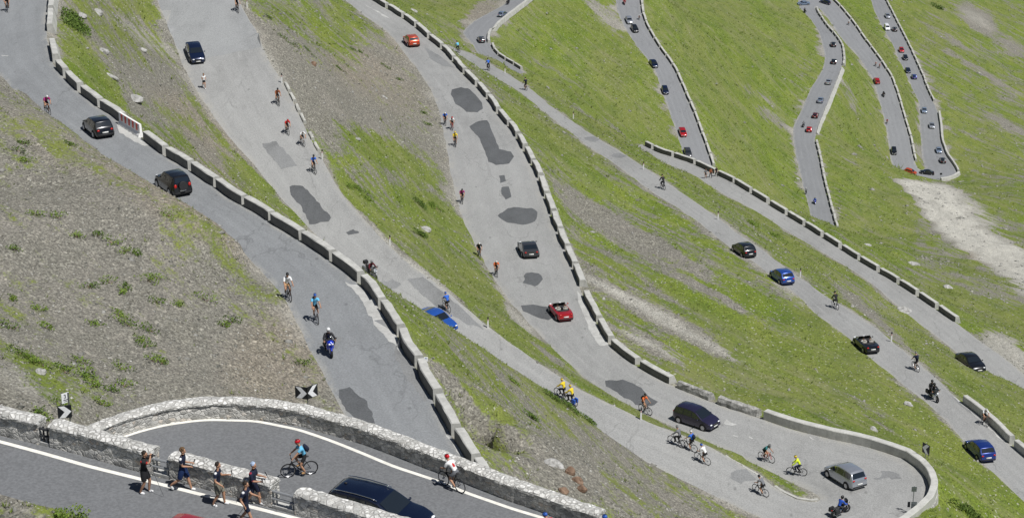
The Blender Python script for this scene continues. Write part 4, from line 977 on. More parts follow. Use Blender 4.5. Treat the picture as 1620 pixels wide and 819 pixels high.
    # head, hands appended to the one body mesh
    hb = MB(); H = J['head']; look = J.get('look', Vector((0, 1, -.15))).normalized(); up = Vector((0, 0, 1)); x = look.cross(up).normalized(); u = x.cross(look).normalized(); Rm = Matrix((x, look, u)).transposed()
    c = H+u*.03
    hb.ball(c, (.076, .098, .118), 0, 14, 10, Rm); hb.ball(c+look*.025-u*.06, (.052, .07, .055), 0, 10, 6, Rm)
    hb.ball(c+look*.102-u*.02, (.014, .022, .024), 0, 6, 4, Rm)
    for s in (-1, 1): hb.ball(c+x*s*.078-u*.015, (.014, .022, .032), 0, 6, 4, Rm); hb.ball(c+x*s*.031+look*.088+u*.008, (.014, .010, .008), 1, 6, 4, Rm)
    hb.ball(c+look*.088-u*.062, (.024, .012, .007), 2, 6, 4, Rm)
    for s in ('l', 'r'):
        wr, d = pose['_w'+s]; sg = -1 if s == 'l' else 1; a = d.cross(Vector((0, 0, 1))); a = (a if a.length > .1 else Vector((1, 0, 0))).normalized(); dn = d.cross(a).normalized()
        if dn.z > 0: dn = -dn
        for q, ln in ((-.027, .062), (-.009, .072), (.009, .068), (.026, .054)):
            b0 = wr+d*.078+a*q; b1 = b0+d*ln*.45+dn*.006; b2 = b1+d*ln*.2+dn*ln*.38; b3 = b2-d*ln*.15+dn*ln*.25
            hb.tube([b0, b1, b2, b3], [.0095, .009, .0085, .007], 5)
        tb = wr+d*.03-a*.022*sg; hb.tube([tb, tb-a*.028*sg+d*.025, tb-a*.03*sg+d*.05+dn*.015], [.012, .0105, .008], 5)
    k0 = len(bv); allv = [tuple(p) for p in bv]+hb.v; allf = [list(f) for f in bf]+[[i+k0 for i in f] for f in hb.f]
    bm_ = bpy.data.meshes.new('person'); bm_.from_pydata(allv, [], allf); [bm_.materials.append(q) for q in (SKIN, DPL, flat('lips', (.35, .12, .1), .5))]
    bm_.polygons.foreach_set('material_index', [0]*len(bf)+hb.m); bm_.polygons.foreach_set('use_smooth', [True]*len(allf)); parts['person'] = bm_
    m = MB(); hs = pose.get('hat', 'helmet')
    if hs == 'helmet':
        m.ball(c+u*.045-look*.012, (.098, .135, .098), 0, 14, 8, Rm); 
        for q in (-.05, 0, .05): m.box(c+u*.135+x*q-look*.01, (.012, .16, .02), 1, Rm)
    elif hs == 'full':
        m.ball(c+u*.01, (.125, .15, .145), 0, 14, 9, Rm); m.ball(c+look*.06+u*.02, (.1, .1, .055), 1, 12, 6, Rm)
    elif hs == 'hair':
        m.ball(c+u*.028-look*.022, (.084, .098, .108), 0, 14, 8, Rm)
        for k in range(30):
            a_ = rng.uniform(0, 6.28); e_ = rng.uniform(-.1, 1.5); q = Vector((math.cos(a_)*math.cos(e_)*.08, math.sin(a_)*math.cos(e_)*.09-.025, math.sin(e_)*.105+.028))
            if q.y > .05 and q.z < .06: continue
            m.ball(c+Rm@q, .02*pose.get('curl', 1), 0, 5, 3)
    hm = bpy.data.meshes.new('helmet' if hs != 'hair' else 'hair'); hm.from_pydata(m.v, [], m.f); hm.materials.append(BLK); hm.materials.append(DPL); hm.polygons.foreach_set('material_index', m.m); hm.polygons.foreach_set('use_smooth', [True]*len(m.f)); parts['helmet' if hs != 'hair' else 'hair'] = hm
    if pose.get('pack'):
        m = MB(); t = (J['chest']-J['pelvis']).normalized(); b = t.cross(Vector((1, 0, 0))).normalized(); b = b if b.y < 0 or b.z > 0 else -b; Rp = Matrix((Vector((1, 0, 0)), -b, t)).transposed()
        cc = J['pelvis'].lerp(J['chest'], .72)+b*.19; m.ball(cc, (.15, .10, .22), 0, 10, 7, Rp); m.ball(cc+b*.06-t*.05, (.11, .07, .12), 0, 8, 6, Rp)
        pm = bpy.data.meshes.new('backpack'); pm.from_pydata(m.v, [], m.f); pm.materials.append(BLK); pm.polygons.foreach_set('use_smooth', [True]*len(m.f)); parts['backpack'] = pm
    return parts
_pc = {}
def person(key, M, label, cols, group=None, cat='person'):
    if key not in _pc: _pc[key] = figure(dict(POSES[key]))
    parts = _pc[key]; b = bpy.data.objects.new('person', parts['person']); COL.objects.link(b); b.matrix_world = M; meta(b, label, cat, group)
    if 'skin' in cols: set_mat(b, cols['skin'])
    for k_, me in parts.items():
        k = k_.split('#')[0]
        if k == 'person' or (k == 'backpack' and 'backpack' not in cols): continue
        o = bpy.data.objects.new(k, me); COL.objects.link(o); o.parent = b; set_mat(o, cols.get(k, cols.get({'trousers': 'shorts', 'shoe': 'shoes'}.get(k, k), DPL)))
    return b
def ride(chest, head, hands, hipz=1.0, hy=-.2, ph=0., **kw):
    # crank at (0,0,.28); pedals half a turn apart
    c, s = math.cos(ph)*.17, math.sin(ph)*.17
    d = dict(pelvis=(0, hy, hipz), chest=chest, head=head, sh_l=(-.185, chest[1]+.02, chest[2]+.03), sh_r=(.185, chest[1]+.02, chest[2]+.03), hand_l=(-hands[0], hands[1], hands[2]), hand_r=hands,
       hip_l=(-.085, hy+.02, hipz-.04), hip_r=(.085, hy+.02, hipz-.04), foot_l=(-.12, -.06-c, .28-s+.1), foot_r=(.12, -.06+c, .28+s+.1), kh_l=(-.15, 1, .3), kh_r=(.15, 1, .3), eh_l=(-.5, -.3, -.7), eh_r=(.5, -.3, -.7))
    d.update(kw); return d
def stand(**kw):
    d = dict(pelvis=(0, 0, .94), chest=(0, .02, 1.34), head=(0, .05, 1.63), sh_l=(-.19, 0, 1.4), sh_r=(.19, 0, 1.4), hand_l=(-.24, .18, .98), hand_r=(.24, .18, .98), hip_l=(-.09, 0, .90), hip_r=(.09, 0, .90),
       foot_l=(-.11, .28, .09), foot_r=(.11, -.30, .12), fd_r=(0, 1, -.45), eh_l=(-.2, -1, -.2), eh_r=(.2, -1, -.2), kh_l=(0, 1, 0), kh_r=(0, 1, 0), look=(0, 1, -.1), hat='hair')
    d.update(kw); return d
POSES = {
 'road': ride((0, .16, 1.30), (0, .37, 1.47), (.20, .52, .98), ph=.4, look=(0, 1, -.2)),
 'road2': ride((0, .16, 1.30), (0, .37, 1.46), (.20, .52, .98), ph=2.2, look=(0, 1, -.3)),
 'up': ride((0, -.02, 1.42), (0, .12, 1.68), (.27, .42, 1.03), ph=1.0, pack=True),
 'up2': ride((0, .04, 1.40), (0, .20, 1.64), (.27, .42, 1.03), ph=2.6, pack=True, sleeve=.98),
 'up3': ride((0, .04, 1.40), (0, .20, 1.64), (.27, .42, 1.03), ph=3.6, sleeve=1.5, shorts=1.5),
 'moto': ride((0, .0, 1.24), (0, .10, 1.50), (.34, .40, .98), hipz=.82, hy=-.22, hat='full', sleeve=1.5, shorts=1.5, foot_l=(-.22, -.05, .40), foot_r=(.22, -.05, .40), kh_l=(-.6, 1, .6), kh_r=(.6, 1, .6), fd_l=(0, 1, -.2), fd_r=(0, 1, -.2)),
 'pillion': ride((0, -.5, 1.34), (0, -.42, 1.62), (.2, -.2, 1.0), hipz=.92, hy=-.62, hat='full', sleeve=1.5, shorts=1.5, foot_l=(-.22, -.4, .45), foot_r=(.22, -.4, .45), kh_l=(-.6, 1, .6), kh_r=(.6, 1, .6)),
 'seated': ride((0, -.24, .93), (0, -.20, 1.20), (.17, .12, .78), hipz=.55, hy=-.2, hat='hair', foot_l=(-.1, .42, .45), foot_r=(.1, .42, .45)),
 'jog': stand(foot_l=(-.08, .20, .10), foot_r=(.08, -.38, .42), fd_r=(0, .2, -1), hand_l=(-.22, .02, 1.1), hand_r=(.16, .3, 1.22), sleeve=.05, shorts=.55),
 'walk': stand(sleeve=.6, shorts=1.5, pack=True),
 'stand': stand(foot_l=(-.12, .05, .09), foot_r=(.12, -.02, .09), fd_r=(0, 1, -.1)),
 'photo': stand(hand_l=(-.05, .30, 1.58), hand_r=(.06, .30, 1.57), foot_l=(-.10, .12, .09), foot_r=(.10, -.16, .09), fd_r=(0, 1, -.1), eh_l=(-.7, -.2, -.8), eh_r=(.7, -.2, -.8), sleeve=.75, shorts=.85, baggy=1, head=(0, .07, 1.61), kh_r=(.2, 1, 0)),
 'stride': stand(hand_l=(-.10, .30, 1.14), hand_r=(.14, .30, 1.10), foot_l=(-.09, .26, .09), foot_r=(.09, -.46, .24), fd_r=(0, .6, -1), sleeve=.6, shorts=.92, baggy=1, curl=1.9),
 'pole': stand(hand_l=(-.16, .36, 1.20), hand_r=(.27, .20, .98), foot_l=(-.10, .20, .09), foot_r=(.10, -.18, .10), sleeve=.6, shorts=.95, baggy=1),
 'pole2': stand(hand_l=(-.18, .42, 1.12), hand_r=(.28, .05, .92), foot_l=(-.10, -.28, .14), foot_r=(.10, .30, .09), fd_l=(0, 1, -.5), fd_r=(0, 1, -.05), sleeve=.6, shorts=.8, pack=False),
 'pole3': stand(hand_l=(-.22, .32, 1.12), hand_r=(.22, .34, 1.14), foot_l=(-.10, .2, .09), foot_r=(.10, -.3, .13), sleeve=.98, shorts=.9, baggy=1),
}
# ------------------------------------------------------------------ bicycles and motorcycles
_bc = {}
def bike_parts(flatbar, panniers=False, tandem=False):
    key = (flatbar, panniers)
    if key in _bc: return _bc[key]
    out = []
    def reg(name, mb, mats, subs=()):
        me = bpy.data.meshes.new(name); me.from_pydata(mb.v, [], mb.f); [me.materials.append(q or BLK) for q in mats]; me.polygons.foreach_set('material_index', mb.m); out.append((name, me, mats[0] is None, list(subs)))
    rw, fw, bb, st, ht, hb_ = (0, -.42, .34), (0, .60, .34), (0, 0, .28), (0, -.17, .80), (0, .40, .86), (0, .44, .72)
    m = MB(); r_ = .022
    m.tube([st, hb_], r_); m.tube([ht, hb_], r_); m.tube([hb_, bb], r_*1.2); m.tube([bb, st, (0, -.20, .93)], r_)
    for s in (-1, 1): m.tube([(s*.05, 0, .28), (s*.06, -.42, .34)], .012, 5); m.tube([(s*.02, -.17, .78), (s*.06, -.42, .34)], .011, 5); m.tube([(0, .445, .71), (s*.055, .47, .66), (s*.06, .60, .34)], .016, 5)
    reg('frame', m, [None])
    for c in (rw, fw):
        m = MB(); m.ring(c, (1, 0, 0), .33, .02 if not flatbar else .027, 26, 5)
        sp = MB(); sp.ring(c, (1, 0, 0), .302, .012, 26, 4)
        for k in range(12): a = math.pi*2*k/12; sp.tube([c, (0, c[1]+math.cos(a)*.3, c[2]+math.sin(a)*.3)], .0025, 3, 0, False)
        sp.tube([(-.05, c[1], c[2]), (.05, c[1], c[2])], .03, 6)
        sm = bpy.data.meshes.new('rim'); sm.from_pydata(sp.v, [], sp.f); sm.materials.append(MET)
        reg('wheel', m, [BLK], [('rim', sm)])
    m = MB()
    if flatbar: m.tube([(-.29, .40, 1.02), (-.1, .45, .99), (.1, .45, .99), (.29, .40, 1.02)], .016, 5)
    else:
        for s in (-1, 1): m.tube([(0, .48, .95), (s*.19, .50, .95), (s*.2, .60, .95), (s*.2, .64, .88), (s*.2, .60, .81), (s*.2, .52, .80)], .015, 5)
    m.tube([ht, (0, .47, .96)], .018, 5); reg('handlebar', m, [DPL])
    m = MB(); m.ball((0, -.24, .94), (.07, .13, .03)); reg('saddle', m, [DPL])
    m = MB(); m.disc((.05, 0, .28), (1, 0, 0), .09, 14); m.tube([(.05, 0, .28), (.09, .15, .31)], .012, 4); m.tube([(-.05, 0, .28), (-.09, -.15, .25)], .012, 4); m.box((.13, .16, .31), (.08, .09, .02)); m.box((-.13, -.16, .25), (.08, .09, .02)); m.tube([(.05, 0, .37), (.05, -.42, .37)], .006, 3); m.tube([(.05, 0, .19), (.05, -.42, .30)], .006, 3); reg('crankset', m, [MET])
    if panniers:
        for s in (-1, 1): m = MB(); m.box((s*.17, -.45, .55), (.16, .34, .36), 0, None, .9); reg('pannier', m, [flat('blue_pannier', (.03, .10, .42), .6)])
    _bc[key] = out; return out
def bicycle(M, label, mat, flatbar=False, panniers=False, group=None):
    t = empty('mountain_bike' if flatbar else 'road_bicycle', M); meta(t, label, 'bicycle', group)
    for nm, me, pnt, subs in bike_parts(flatbar, panniers):
        o = bpy.data.objects.new(nm, me); COL.objects.link(o); o.parent = t
        if pnt: set_mat(o, mat)
        for sn, sm in subs: q = bpy.data.objects.new(sn, sm); COL.objects.link(q); q.parent = o
    return t
def motorcycle(M, label, mat, style='sport', group=None):
    t = empty('motorcycle', M); meta(t, label, 'motorcycle', group)
    R = .31; f = (0, .78, R); rr = (0, -.66, R)
    for c, w in ((f, .06), (rr, .085)):
        m = MB(); m.ring(c, (1, 0, 0), R-.06, .062, 24, 7, 0, w/.06); o = m.build('wheel', [BLK], t, True)
        s = MB(); s.ring(c, (1, 0, 0), R-.105, .02, 22, 5)
        for k in range(6): a = math.pi*2*k/6; s.tube([c, (0, c[1]+math.cos(a)*.2, c[2]+math.sin(a)*.2)], .012, 4)
        s.disc(c, (1, 0, 0), .1, 14, 0, .1); s.build('rim', [CHR if style == 'cruiser' else MET], o)
    m = MB(); m.ball((0, .02, .48), (.2, .28, .2)); m.box((0, -.05, .34), (.3, .4, .2)); m.tube([(.14, .1, .3), (.2, -.3, .28), (.22, -.85, .36)], .045, 7); m.tube([(-.14, .1, .3), (-.2, -.3, .28), (-.22, -.85, .36)], .045, 7); m.build('engine', [CHR if style == 'cruiser' else MET], t, True)
    m = MB(); m.ball((0, .18, .80), (.17, .30, .13)); m.build('fuel_tank', [mat], t, True)
    m = MB(); m.ball((0, -.28, .76), (.17, .32, .07)); m.ball((0, -.62, .84 if style != 'cruiser' else .78), (.14, .26, .06)); m.build('saddle', [DPL], t, True)
    m = MB()
    for s in (-1, 1): m.tube([(s*.09, .78, R), (s*.09, .52, .92)], .028, 6)
    m.build('fork', [CHR], t, True)
    m = MB(); m.tube([(-.38, .36, 1.04), (-.12, .48, .98), (.12, .48, .98), (.38, .36, 1.04)], .02, 6)
    for s in (-1, 1): m.ball((s*.36, .52, 1.12), (.07, .03, .045))
    m.build('handlebar', [DPL], t, True)
    m = MB(); m.ball((0, .78, R+.06), (.075, .30, .26)); m2 = MB(); m2.ball((0, .78, .42), (.08, .27, .24), 0, 10, 6); m2.build('front_mudguard', [mat], t, True)
    m = MB(); m.ball((0, -.72, .62), (.1, .28, .16)); m.build('rear_mudguard', [mat], t, True)
    if style in ('sport', 'tour'):
        m = MB(); m.ball((0, .58, .86), (.23, .24, .2)); m.ball((0, .42, .58), (.24, .30, .24)); m.build('fairing', [mat], t, True)
        m = MB(); m.ball((0, .55, 1.08), (.16, .06, .18)); m.build('windscreen', [GLS], t, True)
    for k, s in enumerate((-1, 1) if style != 'cruiser' else (0,)):
        m = MB(); m.ball((s*.09, .80, .86), (.07, .05, .06) if s else (.1, .07, .1)); m.build('headlight', [WHL], t, True)
    m = MB(); m.ball((0, -.97, .70), (.06, .04, .04)); m.build('tail_light', [REDL], t, True)
    if style == 'tour' or style == 'cruiser':
        for s in (-1, 1): m = MB(); m.box((s*.33, -.68, .62), (.2, .46, .34), 0, None, .92); m.build('pannier', [mat if style == 'tour' else DPL], t)
    if style == 'tour': m = MB(); m.box((0, -.98, 1.02), (.42, .34, .28), 0, None, .88); m.build('top_box', [DPL], t)
    if style == 'cruiser': m = MB(); m.ball((0, .55, 1.10), (.24, .05, .22)); m.build('windscreen', [GLS], t, True)
    return t
# ------------------------------------------------------------------ placing the traffic
def spot(x, yc, hgt):
    """ground point under something whose middle, hgt metres up, is seen at (x, yc)"""
    y = yc
    p = hit(x, y, RB)[0] or hit(x, y)[0]
    for _ in range(3):
        _, _, zc = topx(np.array(p)); y = yc+hgt*.88*FPX/float(zc[0]); q = hit(x, y, RB)[0]
        p = q or hit(x, y)[0]
    return p
def heading(p, d):
    if isinstance(d, tuple): v = Vector((d[0], d[1], 0)).normalized(); t = tangent(p); 
    else:
        t = tangent(p); v = Vector(t); sg = {'A': t.y > 0, 'T': t.y < 0, 'R': t.x > 0, 'L': t.x < 0}[d[0]]
        if not sg: v = -v
        if len(d) > 1: v = Matrix.Rotation(math.radians(float(d[1:])), 3, 'Z')@v
        return v
    # keep level with the slope of the road
    q = drop(p+v*1.2, RB); q2 = drop(p-v*1.2, RB)
    if q and q2: v = (q-q2).normalized()
    return v
def ground(M_):
    return M_
P_BLACK = paint('black_car_paint', (.012, .013, .016)); P_NAVY = paint('navy_car_paint', (.008, .015, .045)); P_BLUE = paint('blue_car_paint', (.02, .07, .33)); P_DBLUE = paint('deep_blue_car_paint', (.012, .035, .20)); P_SILV = paint('silver_car_paint', (.42, .44, .48), .6)
P_RED = paint('red_car_paint', (.42, .015, .02)); P_ORR = paint('orange_red_car_paint', (.50, .07, .02)); P_WHT = paint('white_car_paint', (.75, .76, .78), 0); P_SBL = paint('silver_blue_car_paint', (.26, .33, .44), .5); P_DGR = paint('dark_grey_car_paint', (.05, .052, .058)); P_DRED = paint('dark_red_car_paint', (.10, .015, .02)); P_DVIO = paint('dark_violet_car_paint', (.025, .022, .055)); P_MBL = paint('mid_blue_car_paint', (.025, .10, .42))
CARS = [
 ('hatch', P_BLACK, 156, 198, 'A', 'black hatchback driving away beside the red and white barrier', 'car'),
 ('suv', P_BLACK, 275, 288, 'A', 'black off-road car with a spare wheel on its tail door', 'car'),
 ('estate2', P_NAVY, 309, 81, 'T', 'dark blue car coming towards the lone jogger on the left road', 'car'),
 ('hatch', P_ORR, 651, 63, 'A', 'orange red hatchback climbing away beside the parapet blocks near the top', 'car'),
 ('coupe', P_DGR, 836, 391, 'A', 'dark grey coupe on the wide patched road, above the red roadster', 'car'),
 ('open', P_RED, 887, 489, 'A2', 'red open roadster with two people aboard', 'car'),
 ('mpv', P_DVIO, 1102, 657, (.75, -.66), 'dark people carrier coming down beside the low stone walls', 'car'),
 ('mpv', P_SILV, 1337, 747, (-.47, .88), 'silver people carrier inside the right hand hairpin', 'car'),
 ('coupe', P_MBL, 693, 508, (.70, -.71), 'bright blue coupe half hidden behind the grassy bank', 'car'),
 ('hatch', P_BLACK, 1177, 393, 'A', 'black hatchback on the middle road, just ahead of a blue one', 'car'),
 ('hatch', P_BLUE, 1237, 435, 'A', 'bright blue hatchback beside a white marker post on the middle road', 'car'),
 ('open', P_BLACK, 1370, 541, 'A', 'black open convertible with pale seats on the middle road', 'car'),
 ('hatch', P_DBLUE, 1550, 708, 'A', 'deep blue hatchback at the lower right, below the cyclist in white', 'car'),
 ('sedan', P_BLACK, 1535, 571, 'T', 'black saloon coming down the lower road at the right edge', 'car'),
 ('estate', paint('black_blue_car_paint', (.005, .010, .03)), 603, 796, (.9, -.44), 'dark navy estate car with chrome roof rails behind the stone wall', 'car'),
 ('hatch', P_RED, 290, 832, 'R', 'red car of which only the roof shows at the bottom edge', 'car'),
 ('hatch', P_SBL, 795, 22, 'A', 'blue grey car at the top of the far bend', 'car'),
 ('hatch', P_DGR, 761, 62, 'A', 'dark grey car low in the far bend, below the blue grey one', 'car'),
 ('sedan', P_SILV, 995, 31, 'T', 'silver car at the top of the far straight road', 'car'),
 ('hatch', P_BLACK, 1004, 45, 'T', 'black car right behind the silver one on the far straight road', 'car'),
 ('sedan', P_NAVY, 1034, 100, 'T', 'navy car halfway down the far straight road', 'car'),
 ('hatch', P_NAVY, 1052, 142, 'T', 'dark blue car above the red one on the far straight road', 'car'),
 ('sedan', P_RED, 1080, 208, 'T', 'bright red car low on the far straight road', 'car'),
 ('sedan', P_DGR, 1088, 240, 'T', 'dark car half hidden at the foot of the far straight road', 'car'),
 ('sedan', P_SBL, 1271, 5, (-.95, -.2), 'silver blue car turning in the far top hairpin', 'car'),
 ('hatch', P_NAVY, 1305, 3, (-.8, .6), 'dark navy car at the far top hairpin, right of the silver blue one', 'car'),
 ('hatch', P_BLACK, 1318, 70, 'A', 'black car near the top of the far winding road', 'car'),
 ('hatch', P_BLACK, 1319, 97, 'A', 'second black car from the top of the far winding road', 'car'),
 ('sedan', P_SILV, 1311, 129, 'A', 'silver car with a dark rear window, third down the far winding road', 'car'),
 ('sedan', P_SBL, 1298, 158, 'A', 'pale blue silver car in the middle of the far winding road', 'car'),
 ('hatch', P_DRED, 1290, 182, 'A', 'dark maroon car just above the red one on the far winding road', 'car'),
 ('hatch', P_RED, 1280, 204, 'A', 'bright red car, lowest on the far winding road', 'car'),
 ('hatch', P_RED, 1387, 127, 'A', 'lone red car beside two pink shirted cyclists', 'car'),
 ('hatch', P_BLACK, 1414, 238, 'T', 'black car coming down just above the far right hairpin', 'car'),
 ('hatch', P_ORR, 1440, 271, (.9, -.42), 'orange red car turning in the far right hairpin', 'car'),
 ('sedan', P_BLACK, 1466, 272, (-1, .1), 'black car side-on in the far right hairpin', 'car'),
 ('sedan', P_SILV, 1404, 25, 'T', 'grey silver car, topmost of the queue at the far right', 'car'),
 ('van', P_WHT, 1403, 44, 'T', 'white van beside a black car in the far queue', 'van'),
 ('hatch', P_BLACK, 1415, 46, 'A', 'black car beside the white van', 'car'),
 ('hatch', P_RED, 1426, 79, 'T', 'red car in the queue at the far right', 'car'),
 ('hatch', P_BLACK, 1432, 91, 'T', 'black car directly below the red one in the far queue', 'car'),
 ('sedan', P_NAVY, 1436, 111, 'T', 'navy car overlapping a darker one low in the far queue', 'car'),
 ('hatch', P_DBLUE, 1446, 121, 'A', 'deep blue car, lowest of the far queue before the gap in the parapet', 'car'),
 ('sedan', P_SBL, 1462, 174, 'T', 'silver blue car just below the gap in the far parapet', 'car'),
 ('sedan', P_SILV, 1474, 198, 'T', 'silver car halfway between the parapet gap and the far right hairpin', 'car'),
 ('sedan', P_SBL, 1485, 237, 'T', 'pale blue silver car just above the black one near the far right hairpin', 'car'),
 ('hatch', P_BLACK, 1491, 253, 'A', 'black car entering the far right hairpin from above', 'car'),
]
for kind, mat, x, y, d, label, cat in CARS:
    k = 'estate2' if kind == 'estate2' else kind
    if kind == 'estate2':
        PROF['estate2'] = dict(PROF['sedan'], L=4.45, W=1.74)
    hh = .72 if kind not in ('estate', 'mpv') else .8
    if kind == 'estate': hh = 1.55
    p = spot(x, y, hh)
    if (x, y) == (693, 508): p = Vector(map(float, at(691, 514, 97.1)))
    if kind == 'estate': p = Vector(map(float, at(600, 833, 53.5)))
    if (x, y) == (290, 832): p = Vector(map(float, at(328, 893, 44.5)))
    v = heading(p, d); zc = float(topx(np.array(p))[2][0])
    t = make_car(k, mat, frame(p+Vector((0, 0, .004)), v), label, cat, 'cars on the far roads' if zc > 560 else 'cars on the near hairpin roads', name='saloon_car' if kind == 'estate2' else None)
    if kind == 'suv':
        m = MB(); m.box((0, -1.6, 1.28), (1.1, .25, .3)); o = m.build('luggage', [flat('red_bag', (.5, .03, .02), .6)]); o.matrix_world = frame(p, v); meta(o, 'red bag seen through the tail window of the black off-road car', 'bag')
        bpy.data.objects.remove(o)
    if kind == 'open':
        cl = [flat('white_shirt', (.6, .6, .58), .8), flat('dark_top', (.05, .05, .07), .8)]
        for s in ((-1, 1) if mat is P_RED else (-1, 1)):
            M_ = frame(p, v)@Matrix.Translation((s*.36, .02, -.02)); person('seated', M_, ('driver' if s < 0 else 'passenger')+' in a '+('pale' if s < 0 else 'dark')+' top sitting in the '+('red open roadster' if mat is P_RED else 'black open convertible'), {'jersey': cl[0 if s < 0 else 1], 'shorts': DPL, 'hair': HAIR, 'shoes': DPL})
def C(name, c, r=.8): return flat(name, c, r)
c_wh = C('white_jersey', (.68, .68, .68)); c_bk = C('black_cloth', (.018, .018, .02)); c_nv = C('navy_cloth', (.010, .014, .034)); c_bl = C('blue_jersey', (.03, .12, .5)); c_lb = C('light_blue_jersey', (.14, .45, .68)); c_rd = C('red_jersey', (.5, .03, .03)); c_yl = C('yellow_jersey', (.68, .52, .03)); c_ny = C('neon_yellow_jacket', (.62, .75, .04)); c_or = C('orange_jersey', (.62, .14, .04)); c_mg = C('magenta_jersey', (.28, .02, .14)); c_tl = C('teal_jersey', (.03, .15, .16)); c_br = C('brown_red_jersey', (.28, .09, .04)); c_gy = C('grey_shirt', (.16, .165, .18)); c_kh = C('khaki_cloth', (.2, .19, .15)); c_pk = C('pink_jersey', (.6, .28, .28)); c_dk = C('dark_leather', (.02, .02, .024), .5); c_tan = C('tan_cloth', (.45, .27, .13))
h_wh = C('white_helmet', (.7, .7, .7), .35); h_bk = C('black_helmet', (.02, .02, .022), .3); h_rd = C('red_helmet', (.5, .01, .02), .3); h_bl = C('blue_helmet', (.03, .1, .4), .3); h_yl = C('yellow_helmet', (.65, .5, .05), .4); h_gy = C('grey_helmet', (.2, .2, .21), .3)
b_bk = C('black_frame', (.02, .02, .022), .3); b_wh = C('white_frame', (.6, .6, .6), .3); b_rd = C('red_frame', (.4, .02, .02), .3); b_sv = C('silver_frame', (.35, .36, .38), .3); b_bl = C('blue_frame', (.04, .1, .35), .3)
s_wh = C('white_shoes', (.65, .65, .65), .5); s_bk = C('black_shoes', (.03, .03, .03), .5)
def rider(x, y, d, pose, jer, hel, bk, what, sh=None, pack=None, pan=False, flatbar=None, skin=None, hgt=.82, group='cyclists on the hairpin roads', shoes=None):
    p = spot(x, y, hgt) if y < 830 else Vector(map(float, at(x, y+hgt*.88*35, 53.5))); v = heading(p, d); M_ = frame(p, v)@Matrix.Scale(1.06 if y < 700 or x > 1000 else 1.0, 4)
    fb = pose.startswith('up') if flatbar is None else flatbar
    bicycle(M_, 'bicycle under the '+what, bk, fb, pan, 'bicycles')
    cols = {'jersey': jer, 'shorts': sh or c_bk, 'helmet': hel, 'shoes': shoes or s_bk}
    if pack: cols['backpack'] = pack
    return person(pose, M_, what, cols, group)
